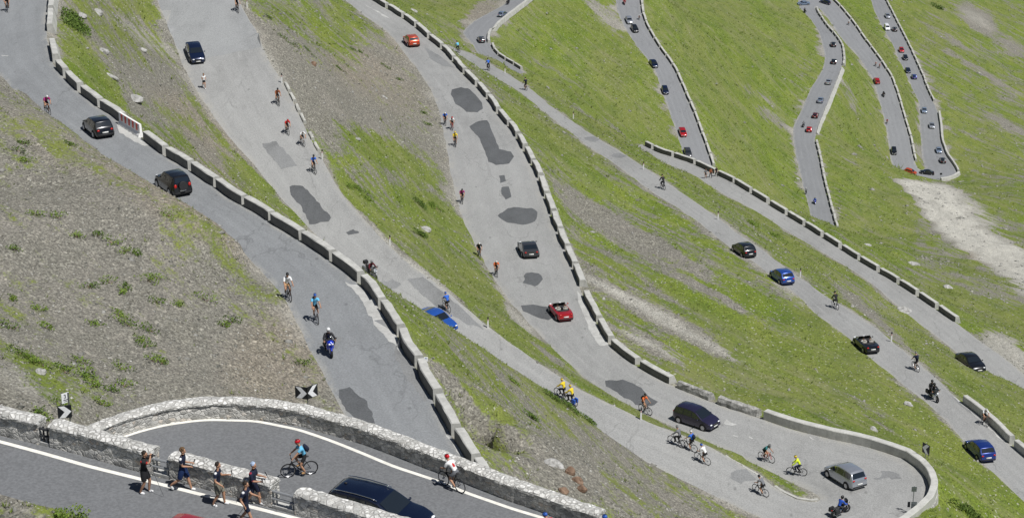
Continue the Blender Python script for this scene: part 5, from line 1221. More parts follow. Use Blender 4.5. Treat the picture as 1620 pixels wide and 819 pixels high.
RIDERS = [
 (12, 6, 'T', 'road', c_br, h_bk, b_bk, 'cyclist in brown at the top left corner'), (75, 166, 'T', 'road2', c_mg, h_wh, b_bk, 'cyclist in magenta left of the black hatchback'),
 (375, 7, 'T', 'up', c_nv, h_bk, b_bk, 'cyclist in navy at the top of the left road'), (439, 153, 'T', 'up2', c_br, h_bk, b_bk, 'cyclist in rusty brown below the white marker post'),
 (454, 199, 'T', 'road', c_rd, h_rd, b_bk, 'cyclist in a red top and red helmet'), (478, 217, 'T', 'road2', c_wh, h_wh, b_wh, 'cyclist in white beside the pale kerb stones'),
 (496, 260, 'T', 'up', c_bl, h_bk, b_bk, 'cyclist in blue beside a marker post on the left road'),
 (704, 188, 'T', 'road', c_bl, h_wh, b_bk, 'cyclist in blue and white riding beside another, above the yellow one'), (715, 195, 'T', 'road2', c_wh, h_rd, b_rd, 'cyclist in white with a red helmet above the yellow one'),
 (720, 221, 'T', 'up2', c_yl, h_yl, b_bk, 'cyclist in yellow on the wide patched road'), (731, 310, 'T', 'road', c_mg, h_bk, b_bk, 'cyclist in dark magenta on the wide patched road'),
 (758, 395, 'T', 'road2', c_bk, h_wh, b_bk, 'cyclist in black at the verge left of the grey coupe'), (785, 424, 'T', 'road', c_or, h_wh, b_bk, 'cyclist in orange left of the round asphalt repair'),
 (725, 76, 'A', 'up3', c_lb, h_bk, b_bk, 'cyclist in light blue just beyond the parapet row'), (773, 104, 'A', 'up3', c_bl, h_bk, b_bk, 'cyclist in blue second down the middle road'),
 (832, 135, 'A', 'up', c_nv, h_bk, b_bk, 'cyclist in navy with a backpack on the narrow middle road'), (1049, 290, 'A', 'up3', c_bk, h_bk, b_bk, 'cyclist in black alone on the middle road above the black hatchback'),
 (1322, 477, 'A', 'up3', c_bk, h_bk, b_wh, 'cyclist in black between the blue hatchback and the convertible'), (1449, 574, 'A', 'up', c_nv, h_gy, b_bk, 'cyclist in navy with a pack beyond the convertible'),
 (1557, 658, 'T', 'road', c_wh, h_wh, b_bk, 'cyclist in white beside the long parapet block at the right'),
 (707, 478, 'A', 'road', c_bl, h_bl, b_bk, 'cyclist in bright blue passing the half hidden coupe'), (456, 455, 'T', 'up2', c_wh, h_bk, b_bk, 'cyclist with white sleeves leading down the upper road'),
 (500, 490, 'T', 'up', c_lb, h_bl, b_sv, 'cyclist in light blue just ahead of the blue motorcycle'),
 (1020, 640, 'T', 'up', c_or, h_bk, b_bk, 'cyclist in orange beside the white post near the people carrier'),
 (1071, 691, 'A', 'up3', c_gy, h_gy, b_sv, 'leftmost cyclist of the trio, in dark grey'), (1091, 698, 'A', 'up', c_bl, h_wh, b_sv, 'middle cyclist of the trio, with a blue pack'),
 (1112, 718, 'A', 'road', c_wh, h_bl, b_wh, 'cyclist in white with a blue helmet, nearest of the trio'), (1211, 715, 'R', 'road2', c_tl, h_gy, b_rd, 'cyclist in teal on a red bicycle'),
 (1262, 738, (-1, .25), 'up3', c_ny, h_yl, b_bk, 'cyclist in a neon yellow jacket'), (1204, 768, 'A', 'road', c_gy, h_bk, b_bk, 'cyclist in dark grey riding below the hairpin tongue'),
 (477, 726, (-1.3, -.36), 'up', c_lb, h_rd, b_bk, 'cyclist in a light blue shirt and red helmet on the nearest bend'), (717, 748, (-.72, .69), 'road', c_wh, h_rd, b_bk, 'cyclist in a white and red jersey beside the rubble wall'),
 (872, 842, (-.72, .69), 'road2', c_rd, h_bl, b_bk, 'cyclist whose blue helmet and red shoulders show at the bottom edge'), (966, 846, (-.72, .69), 'road', c_rd, h_bl, b_bl, 'cyclist whose dark blue helmet shows at the wall gap, bottom edge'),
]
for rdr in RIDERS:
    x, y, d, pose, jer, hel, bk, what = rdr
    kw = {}
    if (x, y) == (477, 726): kw = dict(pack=c_nv, sh=c_bk, shoes=c_tan)
    if (x, y) == (717, 748): kw = dict(sh=c_gy, shoes=s_wh)
    if (x, y) in ((456, 455),): kw = dict(sh=c_tan)
    if x in (1091,): kw = dict(pack=c_nv)
    if x in (500, 832, 1449, 1020): kw = dict(pack=c_nv if x != 1020 else c_bk)
    if x == 1262: kw = dict(sh=c_nv)
    o_r = rider(x, y, d, pose, jer, hel, bk, what, **kw)
    if (x, y) == (717, 748):
        m = MB(); m.ball((0, -.055, 1.225), (.075, .035, .15), 0, 10, 6, Matrix.Rotation(-.7, 3, 'X')); m.build('red_back_panel', [c_rd], o_r, True)
rider(889, 616, 'A', 'up3', c_yl, h_yl, b_bk, 'touring cyclist in yellow, farther of the yellow pair'); rider(902, 626, 'A', 'up3', c_yl, h_yl, b_bk, 'touring cyclist in yellow with blue panniers, nearer of the yellow pair', pan=True)
FR = 'cyclists on the far roads'
for (x, y, d, pose, jer, hel, what) in [(1011, 27, 'T', 'road', c_wh, h_wh, 'tiny cyclist in white on the far straight road'), (1342, 36, 'T', 'road', c_wh, h_wh, 'tiny cyclist in white on the far middle road'),
   (1385, 101, 'T', 'road', c_pk, h_wh, 'left one of two tiny pink shirted cyclists'), (1391, 104, 'T', 'road2', c_pk, h_rd, 'right one of two tiny pink shirted cyclists'),
   (1275, 303, 'A', 'up3', c_gy, h_wh, 'tiny cyclist in grey low on the far winding road'), (1403, 192, 'T', 'road', c_rd, h_bk, 'tiny cyclist in red on the far middle road')]:
    rider(x, y, d, pose, jer, hel, b_bk, what, group=FR)
def biker(x, y, d, mat, style, jac, hel, what, pil=None, hgt=.8, sh=None):
    p = spot(x, y, hgt); v = heading(p, d); M_ = frame(p, v)@Matrix.Scale(1.06, 4); motorcycle(M_, 'motorcycle under the '+what, mat, style, 'motorcycles')
    person('moto', M_, what, {'jersey': jac, 'shorts': sh or c_dk, 'helmet': hel, 'shoes': c_dk}, 'motorcyclists')
    if pil: person('pillion', M_, 'pillion passenger behind the '+what, {'jersey': pil, 'shorts': c_dk, 'helmet': hel, 'shoes': c_dk})
m_bl = paint('sport_blue', (.012, .04, .5)); m_gy = paint('motorcycle_grey', (.2, .21, .23)); m_bk = paint('motorcycle_black', (.012, .012, .014)); m_rd = paint('motorcycle_red', (.35, .02, .02))
biker(587, 425, 'T', m_gy, 'tour', C('dark_red_jacket', (.10, .012, .02)), h_gy, 'motorcyclist in dark red beyond the parapet'); biker(521, 541, 'T', m_bl, 'sport', c_dk, h_wh, 'motorcyclist in black leather on a blue fairing')
biker(1329, 801, (.78, .62), m_bk, 'cruiser', C('blue_jacket', (.02, .08, .42)), h_bk, 'motorcyclist in a blue jacket below the silver people carrier', hgt=.75); biker(1477, 620, 'T', m_bk, 'cruiser', c_dk, h_bk, 'motorcyclist in black on the middle road', c_dk)
for (x, y, d, m_, what, jc) in [(804, 3, 'A', m_bk, 'tiny motorcyclist at the very top of the far bend', c_dk), (1273, 17, 'A', m_bk, 'tiny motorcyclist beneath the silver blue car in the top hairpin', c_dk), (1398, 149, 'T', m_bk, 'tiny motorcyclist in black below the lone red car', c_dk),
   (1289, 318, 'T', m_bl, 'tiny motorcyclist in blue at the foot of the far winding road', c_bl), (1271, 197, 'A', m_gy, 'tiny motorcyclist left of the red and maroon cars', c_gy), (988, 3, 'T', m_rd, 'tiny motorcyclist in red at the top of the far straight road', c_rd)]:
    biker(x, y, d, m_, 'tour', jc, h_bk, what)
# walkers
def walker(x, y, d, pose, cols, what, hgt=.87, poles=None, group=None):
    p = spot(x, y, hgt) if y < 700 else Vector(map(float, at(x, y+hgt*.88*43, 44.5))); v = heading(p, d); M_ = frame(p, Vector((v.x, v.y, 0))); o = person(pose, M_, what, cols, group)
    if poles:
        for k, (h, g_) in enumerate(poles):
            m = MB(); a = Vector(h); b = Vector(g_); m.tube([a+(a-b).normalized()*.1, b], [.012, .007], 5, 0); m.tube([a+(a-b).normalized()*.12, a-(a-b).normalized()*.04], .018, 6, 1)
            q = m.build('trekking_pole', [flat('pole_metal', (.08, .08, .085), .4), DPL]); q.matrix_world = M_; meta(q, ('left' if k == 0 else 'right')+' trekking pole of the '+what, 'trekking pole')
    return o
HK = 'walkers beside the rubble wall'
white_sl = c_wh
p1 = walker(230, 746, (1, -.1), 'photo', {'jersey': c_bk, 'shorts': c_bk, 'shoes': s_wh, 'hair': HAIR}, 'walker in black with red sleeves taking a photograph', poles=[((.05, .28, 1.2), (.25, .75, .05))], group=HK)
p2 = walker(291, 742, (1, -.15), 'stride', {'jersey': c_nv, 'shorts': C('blue_shorts', (.012, .03, .10)), 'shoes': s_wh, 'hair': HAIRB}, 'striding walker with curly hair and blue shorts', poles=[((-.12, .42, 1.2), (-.3, -.1, .05))], group=HK)
p3 = walker(346, 765, (1, -.12), 'pole', {'jersey': c_nv, 'shorts': c_kh, 'shoes': s_wh, 'hair': HAIR}, 'walker with a navy vest, khaki shorts and raised pole', poles=[((-.14, .52, 1.28), (-.2, .62, .02)), ((.25, .3, 1.0), (.2, -.1, .03))], group=HK)
p4 = walker(390, 796, (1, -.2), 'pole2', {'jersey': c_nv, 'shorts': c_nv, 'shoes': s_wh, 'hair': HAIR}, 'front walker in navy, partly cut by the bottom edge', poles=[((.28, .08, .94), (.5, -.55, .05))], group=HK)
p5 = walker(402, 765, (1, -.25), 'pole3', {'jersey': c_nv, 'shorts': c_nv, 'shoes': s_wh, 'hair': C('pale_headscarf', (.4, .5, .66))}, 'walker with a pale blue headscarf and dark red sleeves', poles=[((-.24, .44, 1.2), (-.35, .95, .03)), ((.24, .46, 1.2), (.3, 1.0, .03))], group=HK)
# sleeves and side stripes as parts of the walkers
def sleeves(key, par, mat, t0=.0, t1=.75, r=.054):
    P_ = POSES[key]
    for s in ('l', 'r'):
        sh = Vector(P_['sh_'+s]); el, wr = ik(sh, P_['hand_'+s], .29, .26, P_.get('eh_'+s)); m = MB(); m.tube([sh.lerp(el, t0), sh.lerp(el, (t0+t1)/2), sh.lerp(el, t1)], [r*1.22, r*1.15, r*1.05], 9, 0, False)
        m.ball(sh, r*1.22, 0, 9, 6); o = m.build('sleeve', [mat], par, True)
sleeves('photo', p1, C('red_sleeve', (.38, .02, .02)), 0, .8); sleeves('stride', p2, c_wh, 0, .6); sleeves('pole', p3, c_wh, 0, .6); sleeves('pole2', p4, c_wh, 0, .6); sleeves('pole3', p5, C('dark_red_sleeve', (.25, .02, .04)), 0, .95)
m = MB(); m.box((0, .36, 1.59), (.13, .06, .08)); m.tube([(0, .38, 1.59), (0, .47, 1.59)], .035, 8); q = m.build('camera', [DPL]); q.matrix_world = p1.matrix_world.copy(); meta(q, 'black camera held up by the walker with red sleeves', 'camera')
walker(323, 129, 'T', 'jog', {'jersey': c_wh, 'shorts': c_bk, 'shoes': s_wh, 'hair': HAIRB}, 'jogger in a white vest running down the left road')
for x, y, ps, cc, w_ in [(1116, 275, 'stand', c_gy, 'leftmost of three people standing by the parapet row, in grey'), (1124, 274, 'walk', c_br, 'middle one of three people standing by the parapet row, in rust'), (1133, 272, 'walk', c_bk, 'rightmost of three people by the parapet row, in black')]:
    walker(x, y, 'T', ps, {'jersey': cc, 'shorts': c_bk, 'shoes': s_bk, 'hair': HAIR, 'backpack': c_bk}, w_, group='people by the parapet row')
# ------------------------------------------------------------------ posts, signs, barrier
M_PW = flat('post_white', (.74, .74, .72), .5); M_SIGNK = flat('sign_black', (.02, .022, .026), .4); M_SIGNW = flat('sign_white', (.85, .86, .88), .45); M_SIGNG = flat('sign_back_grey', (.13, .15, .16), .5, metal=.3); M_POLE = flat('steel_pole', (.22, .23, .24), .4, metal=.5)
def gpt(x, y): return hit(x, y)[0]
for (x, y, w_) in [(446, 131, 'beside the kerb stones, left of the big scree slope'), (510, 252, 'right of the blue cyclist on the left road'), (617, 388, 'on the grass verge above the red motorcyclist'), (772, 518, 'on the verge right of the half hidden coupe'),
   (1014, 663, 'in the grass strip beside the orange cyclist'), (1136, 347, 'above the black hatchback on the middle road'), (907, 188, 'above the narrow middle road'), (1018, 268, 'left of the lone black cyclist'), (1266, 438, 'right of the bright blue hatchback'),
   (1410, 540, 'right of the black convertible'), (799, 116, 'beside the narrow road near the top'), (391, 12, 'at the top of the left road')]:
    p = gpt(x, y); t = empty('marker_post', Matrix.Translation(p)); meta(t, 'white roadside marker post '+w_, 'marker post', 'roadside marker posts')
    m = MB(); m.box((0, 0, .42), (.15, .12, .94), 0, None, .85); m.build('post', [M_PW], t); m = MB(); m.box((0, 0, .98), (.135, .11, .2), 0, None, .9); m.build('black_band', [M_SIGNK], t); m = MB(); m.box((0, -.064, .80), (.05, .02, .12)); m.build('reflector', [REDL], t)
def chevron_panel(name, par, M_, w, h, right=True):
    m = MB(); m.box((0, 0, 0), (w, .03, h)); o = m.build(name, [M_SIGNK], par); o.matrix_local = M_
    s = 1 if right else -1; y = -.02; v = []; a = w*.02; k = [(-.45*w*s, .47*h), (-.02*w*s, .47*h), (.47*w*s, 0), (.02*w*s, -.47*h), (-.42*w*s, -.47*h), (-.01*w*s, 0)]
    q = mk('chevron', [(x, y, z) for x, z in k], [(0, 1, 2, 5), (5, 2, 3, 4)], M_SIGNW, o); q.parent = o
    return o
def solid_text(par, s, size, loc, mat, name='lettering'):
    c = bpy.data.curves.new('t', 'FONT'); c.body = s; c.size = size; c.align_x = 'CENTER'; c.align_y = 'CENTER'; c.extrude = .003; ob = bpy.data.objects.new('t', c); COL.objects.link(ob); bpy.context.view_layer.update()
    me = bpy.data.meshes.new_from_object(ob.evaluated_get(bpy.context.evaluated_depsgraph_get())); bpy.data.objects.remove(ob); me.materials.clear(); me.materials.append(mat)
    o = bpy.data.objects.new(name, me); COL.objects.link(o); o.parent = par; o.rotation_euler = (math.pi/2, 0, 0); o.location = loc; return o
# chevron with hairpin number behind the wall gap at the left
LR = ROADS['loop']; pw = Vector(map(float, at(106, 676, 48.0)))
pw = Vector(map(float, atz(107, 672, 97))); t = empty('chevron_sign', Matrix.Translation(pw)@Matrix.Rotation(math.radians(14), 4, 'Z')); meta(t, 'square black and white chevron sign under a small number plate, at the left', 'road sign')
g0 = drop(pw); zb = (g0.z-pw.z-.1) if g0 and g0.z < pw.z else -1.5
for s in (.10, .14): m = MB(); m.tube([(s, .04, max(zb, -4)), (s, .04, 1.45)], .018, 6); m.build('pole', [M_POLE], t)
chevron_panel('panel', t, Matrix.Translation((-.07, 0, .62)), .56, .56)
m = MB(); m.box((0, 0, 0), (.34, .02, .44)); o = m.build('number_plate', [M_SIGNW], t); o.location = (0, 0, 1.24); solid_text(o, '3', .26, (-.02, -.014, .06), M_SIGNK); m = MB(); m.box((0, -.014, -.08), (.2, .006, .03)); m.box((0, -.014, -.15), (.16, .006, .02)); m.build('small_print', [M_SIGNK], o); o.rotation_euler = (0, 0, math.radians(24))
# double chevron beyond the long rubble wall
pw = Vector(map(float, atz(487, 646, 122))); t = empty('double_chevron_sign', Matrix.Translation(pw)); meta(t, 'pair of angled black and white chevron panels beyond the rubble wall', 'road sign'); g0 = drop(pw)
m = MB(); m.tube([(0, .05, (g0.z-pw.z if g0 else -2)-.1), (0, .05, 1.15)], .03, 6); m.build('pole', [M_POLE], t)
chevron_panel('panel', t, Matrix.Translation((-.31, .10, .86))@Matrix.Rotation(math.radians(-16), 4, 'Z'), .66, .68, True)
chevron_panel('panel', t, Matrix.Translation((.25, .19, .90))@Matrix.Rotation(math.radians(44), 4, 'Z'), .66, .68, False)
# chevron on the hairpin wall, seen nearly edge-on; backs of two plates on a pole
def on_wall(x, y, h=.86): 
    r = ROADS['r23']; i = edge_idx(r.A, x, y); Pp = cut(r.A, i, i+1, .5)[0]; d = Pp-center(r, i); d[2] = 0; d /= np.linalg.norm(d); return Vector(map(float, Pp+d*.4)), Vector(map(float, d))
pw, dd = on_wall(1449, 735); t = empty('chevron_sign', Matrix.Translation(pw+dd*.5)); meta(t, 'chevron sign turned almost edge-on at the top of the hairpin wall', 'road sign'); m = MB(); m.tube([(0, 0, -.6), (0, 0, 2.1)], .035, 6); m.build('pole', [M_POLE], t)
chevron_panel('panel', t, Matrix.Translation((0, -.05, 1.6))@Matrix.Rotation(math.radians(-55), 4, 'Z'), .85, .95, False)
p = gpt(1443, 812); t = empty('sign_pole', Matrix.Translation(p)); meta(t, 'pole with two grey sign backs at the near side of the hairpin', 'road sign'); m = MB(); m.tube([(0, 0, -.2), (0, 0, 2.6)], .035, 6); m.build('pole', [M_POLE], t)
for z, w, h in ((2.35, .42, .44), (.85, .46, .62)):
    m = MB(); m.box((.08 if z < 1 else 0, -.05, z), (w, .03, h)); m.box((.08 if z < 1 else 0, -.07, z+h*.2), (w*.9, .02, .03), 1); m.box((.08 if z < 1 else 0, -.07, z-h*.2), (w*.9, .02, .03), 1); m.build('sign_plate', [M_SIGNG, M_POLE], t)
m = MB(); m.box((-.33, -.02, .9), (.22, .03, .5)); m.build('sign_plate', [M_SIGNK], t)
p = gpt(1472, 279); t = empty('sign_pole', Matrix.Translation(p)); 
p2_ = gpt(1488, 284); t.location = p2_; meta(t, 'tiny dark signpost at the foot of the far right hairpin', 'road sign'); m = MB(); m.tube([(0, 0, -.2), (0, 0, 2.2)], .05, 5); m.build('pole', [M_POLE], t); m = MB(); m.box((0, -.05, 1.9), (.7, .05, .6)); m.build('sign_plate', [M_SIGNK], t)
pw = gpt(673, 579); t = empty('distance_sign', Matrix.Translation(pw)); meta(t, 'small white plate on a stick beyond the upper road parapet', 'road sign'); m = MB(); m.tube([(0, .03, -.2), (0, .03, .62)], .02, 5); m.build('pole', [M_POLE], t); m = MB(); m.box((0, 0, .5), (.34, .02, .30)); o = m.build('plate', [M_SIGNW], t); m = MB(); m.box((0, -.014, .56), (.16, .006, .06)); m.build('symbol', [flat('sign_blue', (.03, .12, .35), .4)], o)
# red and white plastic barrier in the parapet gap
A_ = Vector(map(float, at(192, 198, 73.2))); B_ = Vector(map(float, at(223, 217, 72.8))); d = (B_-A_); L_ = d.length; t = empty('plastic_barrier', frame((A_+B_)/2, d)@Matrix.Diagonal((1.2, 1.06, 1.22, 1))); meta(t, 'red and white plastic barrier filling the gap in the parapet', 'barrier')
m = MB(); prof = [(-.24, 0), (-.20, .16), (-.09, .34), (-.07, .92), (.07, .92), (.09, .34), (.20, .16), (.24, 0)]; n = len(prof); vv = [(a, s*L_/2, z) for s in (-1, 1) for a, z in prof]; m.add(vv, [(j, (j+1) % n, n+(j+1) % n, n+j) for j in range(n)]+[tuple(range(n))[::-1], tuple(range(n, 2*n))])
m.build('barrier_body', [flat('white_plastic', (.88, .87, .85), .45)], t)
for k in range(5):
    m = MB(); y = (-.5+.14+.18*k)*L_; m.add([(s*.092, y+a, z) for s in (1, -1) for a, z in ((-.2, .40), (.16, .40), (.24, .88), (-.12, .88))]+[(s*.080, y+a, z) for s in (1, -1) for a, z in ((-.2, .40), (.16, .40), (.24, .88), (-.12, .88))], [(0, 1, 2, 3), (4, 5, 6, 7), (0, 1, 5, 4), (2, 3, 7, 6)])
    m.build('red_stripe', [flat('red_plastic', (.72, .09, .06), .45)], t)
# ------------------------------------------------------------------ rocks
def rock(p, s, mat, label, name='boulder', group=None):
    m = MB(); m.ball((0, 0, 0), 1, 0, 12, 8); v = []
    sd = Vector((p.x, p.y, 0))
    for q in m.v:
        q = Vector(q); q = q*(1+.35*noise.noise(q*1.1+sd)+.15*noise.noise(q*3+sd)); v.append(Vector((round(q.x*2.2)/2.2*.35+q.x*.65, q.y, q.z)))
    v = [Vector((q.x*s[0], q.y*s[1], q.z*s[2])) for q in v]; o = mk(name, v, m.f, mat); o.location = p; o.rotation_euler = (random.uniform(-.3, .3), random.uniform(.1, .5), random.uniform(-.6, .2)); meta(o, label, 'rock', group); return o
for (x, y, sx, sy, sz, mt, w_) in [(212, 156, 1.0, 1.0, .25, 0, 'flat pale slab on the slope left of the barrier, below the shrub'), (176, 121, .9, .5, .18, 0, 'long pale slab lying below the big dark shrub'), (164, 82, .5, .6, .3, 0, 'pale rock right of the dark shrub'), (226, 80, .5, .4, .3, 0, 'squarish pale rock left of the dark blue car'),
   (154, 20, .6, .6, .3, 0, 'pale rock at the top left, right of the parapet'), (130, 26, .5, .8, .3, 0, 'grey rock beside the top of the dark shrub'), (496, 103, .34, .3, .45, 1, 'rusty round rock alone on the scree'), (608, 154, .5, .3, .16, 0, 'small pale slab in the middle of the scree'), (565, 220, .4, .4, .16, 0, 'thin pale slab above the green strip'),
   (673, 364, .6, .6, .3, 0, 'pale rock in the turf left of the wide road'), (876, 735, .7, .5, .25, 0, 'pale slab on the bare bank above the rubble wall'), (901, 748, .35, .35, .45, 1, 'rusty brown rock on the bare bank'), (914, 762, .4, .3, .35, 1, 'dark brown rock below the rusty one'), (892, 778, .3, .3, .3, 1, 'small brown rock low on the bare bank'), (920, 775, .3, .3, .4, 1, 'brown rock just above the rubble wall coping'),
   (1437, 640, .5, .4, .3, 0, 'pale rock in the meadow left of the deep blue hatchback'), (1432, 492, 1.2, 1.4, .35, 0, 'long pale slab beside the lower road'), (1445, 418, 1.2, .9, .45, 0, 'grey boulder in the meadow above the lower road'), (1262, 283, .6, .5, .3, 0, 'small pale rock left of the far winding road'), (655, 18, 1.1, .9, .4, 0, 'pale boulder in the meadow above the orange red hatchback'), (1500, 455, .9, .8, .4, 0, 'pale rock above the end of the parapet row'),
   (64, 590, .3, .3, .3, 0, 'small grey rock low on the left scree'), (1382, 680, .4, .4, .2, 0, 'pale stone in the turf beyond the long hairpin wall'), (1372, 388, .8, .6, .3, 0, 'flat stone on the meadow right of the parapet row'), (268, 805, .0, 0, 0, 0, '')]:
    if sx: rock(gpt(x, y), (sx, sy, sz), [M_ROCK, M_BROCK][mt], w_)
# scattered debris nobody could count: one mesh
def scatter(name, n, label, cat, maker, wfun, box, mat, seed):
    rs = np.random.default_rng(seed); V = []; Fc = []; k = 0; tri = F; TC = TV[tri].mean(1); px, py, zc = topx(TC)
    ar = np.linalg.norm(np.cross(TV[tri[:, 1]]-TV[tri[:, 0]], TV[tri[:, 2]]-TV[tri[:, 0]]), axis=1)/2
    w = ar*wfun(px, py, zc, veg_a[tri].mean(1), pale_a[tri].mean(1)); w[(px < box[0]) | (px > box[1]) | (py < box[2]) | (py > box[3])] = 0; w = np.clip(w, 0, None); w /= w.sum()
    idx = rs.choice(len(tri), n, p=w); u = rs.random((n, 2)); fl = u.sum(1) > 1; u[fl] = 1-u[fl]; A, B, C_ = TV[tri[idx, 0]], TV[tri[idx, 1]], TV[tri[idx, 2]]; P = A+(B-A)*u[:, :1]+(C_-A)*u[:, 1:]
    T0, FF = maker(rs)   # list of template (verts, faces)
    allv, allf, off = [], [], 0
    for j in range(n):
        tv, tf = T0[j % len(T0)], FF[j % len(T0)]; s = rs.lognormal(0, .35); a = rs.random()*6.28; c, sn = math.cos(a), math.sin(a)
        g_ = 1+max(0, (zc[idx[j]]-200))/260
        q = tv*s*min(g_, 2.6); q = np.column_stack([q[:, 0]*c-q[:, 1]*sn, q[:, 0]*sn+q[:, 1]*c, q[:, 2]])+P[j]; allv.append(q); allf.append(tf+off); off += len(q)
    Vv = np.concatenate(allv); Ff = np.concatenate(allf); me = bpy.data.meshes.new(name); me.vertices.add(len(Vv)); me.vertices.foreach_set('co', Vv.ravel().astype(np.float32)); nf = len(Ff); me.loops.add(nf*3); me.loops.foreach_set('vertex_index', Ff.ravel().astype(np.int32)); me.polygons.add(nf)
    me.polygons.foreach_set('loop_start', np.arange(0, nf*3, 3, dtype=np.int32)); me.materials.append(mat); me.update(calc_edges=True); me.validate(); o = bpy.data.objects.new(name, me); COL.objects.link(o); meta(o, label, cat, kind='stuff'); return o
def stones(rs):
    T, FF = [], []
    for _ in range(9):
        v = rs.normal(size=(6, 3)); v = np.array([(1,0,0),(-1,0,0),(0,1,0),(0,-1,0),(0,0,1),(0,0,-1)])*rs.uniform(.5, 1.2, (6, 1))+rs.normal(size=(6, 3))*.12; v = v*np.array([.075, .075, .05])*rs.uniform(.7, 1.2); T.append(v); FF.append(np.array([(0,2,4),(2,1,4),(1,3,4),(3,0,4),(2,0,5),(1,2,5),(3,1,5),(0,3,5)]))
    return T, FF
def bigstones(rs):
    T, FF = stones(rs); return [q*np.array([2.2, 2.2, 1.9]) for q in T], FF
def tufts(rs):
    T, FF = [], []
    for _ in range(10):
        vs, fs = [], []
        for b in range(7):
            a = rs.random()*6.28; l = rs.uniform(.05, .15); r0 = rs.uniform(.0, .07); c, s = math.cos(a), math.sin(a); k = len(vs); w_ = .018
            vs += [(c*r0-s*w_, s*r0+c*w_, -.02), (c*r0+s*w_, s*r0-c*w_, -.02), (c*(r0+l*.8), s*(r0+l*.8), l)]; fs.append((k, k+1, k+2))
        T.append(np.array(vs)); FF.append(np.array(fs))
    return T, FF
M_ST = NT('loose_stones', .95); _s = M_ST; _c = _s.vor(_s.pos(), .9, out='Color'); _q = _s.n('SeparateColor'); _s.l(_c, _q.inputs[0]); _o = _s.n('ObjectInfo'); M_ST = _s.col(_s.ramp(_s.noise(_s.pos(), 2.2, 2), [(.28, (.085, .085, .075)), (.40, (.17, .168, .148)), (.50, (.25, .235, .195)), (.58, (.34, .335, .305)), (.68, (.55, .54, .50))], 'CONSTANT'))
scatter('scree_stones', 42000, 'loose stones strewn over the scree slopes', 'stones', stones, lambda x, y, z, v, p: np.clip(1.1-v*1.1, .03, 1)*np.where(z < 420, 1, 0)*(160/z)**2.0, (-150, 1780, -60, 880), M_ST, 3)
M_SROCK = NT('slope_rock', .95); M_SROCK = M_SROCK.col(M_SROCK.ramp(M_SROCK.noise(M_SROCK.pos(), 1.5, 3), [(.3, (.14, .135, .12)), (.55, (.26, .255, .235)), (.75, (.42, .41, .38))]))
scatter('slope_rocks', 4200, 'larger loose rocks dotted over the turf and debris slopes', 'rocks', bigstones, lambda x, y, z, v, p: (.25+np.clip(1.0-v, 0, 1)+3*p+.8*(z > 420)*(x > 1380))*(200/z)**1.3, (-150, 1780, -60, 880), M_SROCK, 9)
scatter('turf_tufts', 42000, 'short alpine grass tufts covering the green parts of the slope', 'grass', tufts, lambda x, y, z, v, p: np.clip(v-.12, .0, 1)**1.1*(1-p)*(200/z)**1.6, (-150, 1780, -60, 880), M_GRASS, 4)
# ------------------------------------------------------------------ shrubs: leaf clumps on short stems
def shrub(x, y, rx, ry, h, label, mat, n=260, group=None, name='shrub', ls=.07):
    p = gpt(x, y)
    if p is None: return
    _, nrm, ix_ = hit(x, y)
    if ix_ is not None and ix_ < len(rf): return
    rs = np.random.default_rng(int(x*31+y)); vs, fs = [], []; t = empty(name, Matrix.Translation(p)); meta(t, label, 'shrub', group)
    # lobes
    lobes = [(rs.uniform(-.65, .65)*rx, rs.uniform(-.65, .65)*ry, rs.uniform(.3, .7)*h, rs.uniform(.35, .6)) for _ in range(6)]
    slope = (-(nrm.x)/max(nrm.z, .3), -(nrm.y)/max(nrm.z, .3))
    for k in range(n):
        lx, ly, lz, lr = lobes[k % 6]; d = rs.normal(size=3); d /= np.linalg.norm(d); rr = rs.uniform(.55, 1.05); q = Vector((lx+d[0]*lr*rx*rr, ly+d[1]*lr*ry*rr, max(.02, lz+d[2]*lr*h*rr*.9))); q.z += q.x*slope[0]+q.y*slope[1]
        a = Vector(rs.normal(size=3)).normalized(); b = a.orthogonal().normalized(); c = a.cross(b); s = ls*rs.uniform(.6, 1.4); i = len(vs); vs += [q+b*s, q+c*s*.5, q-b*s, q-c*s*.5+a*s*.3]; fs += [(i, i+1, i+2), (i, i+2, i+3)]
    mk('foliage', vs, fs, mat, t)
    m = MB()
    for k in range(4): l = lobes[k]; m.tube([(0, 0, -.05), (l[0]*.6, l[1]*.6, l[2]*.6+l[0]*.6*slope[0]+l[1]*.6*slope[1])], [.03, .01], 4)
    m.build('stem', [M_BROCK], t)
    return t
shrub(122, 40, 2.0, 3.0, .8, 'large dark green shrub beside the parapet at the top left', M_LEAF, 1500, ls=.12)
shrub(664, 324, .8, 1.2, .6, 'dark shrub in the turf between the two central roads, upper one', M_LEAF, 600); shrub(692, 332, 1.0, 1.2, .5, 'lighter shrub right of the upper dark one in the central turf', M_LEAF2, 600); shrub(664, 371, .9, 1.0, .55, 'dark shrub below the other two in the central turf', M_LEAF, 600)
shrub(108, 826, .75, .6, .62, 'bright leafy shrub at the bottom left beside the nearest road', M_LEAF2, 900, ls=.05)
for k, (x, y, s) in enumerate([(878, 632, 1.0), (905, 648, 1.1), (930, 664, 1.0), (948, 678, .7)]): shrub(x, y, s, s, .5, ['first', 'second', 'third', 'last'][k]+' from the left of the shrubs on the bank below the yellow pair', M_LEAF, 420, 'shrubs on the bank below the yellow pair')
shrub(843, 662, .8, .7, .45, 'lone shrub on the bare bank above the long rubble wall', M_LEAF, 350); shrub(815, 606, .5, .5, .3, 'small shrub at the left verge of the hairpin road', M_LEAF2, 200)
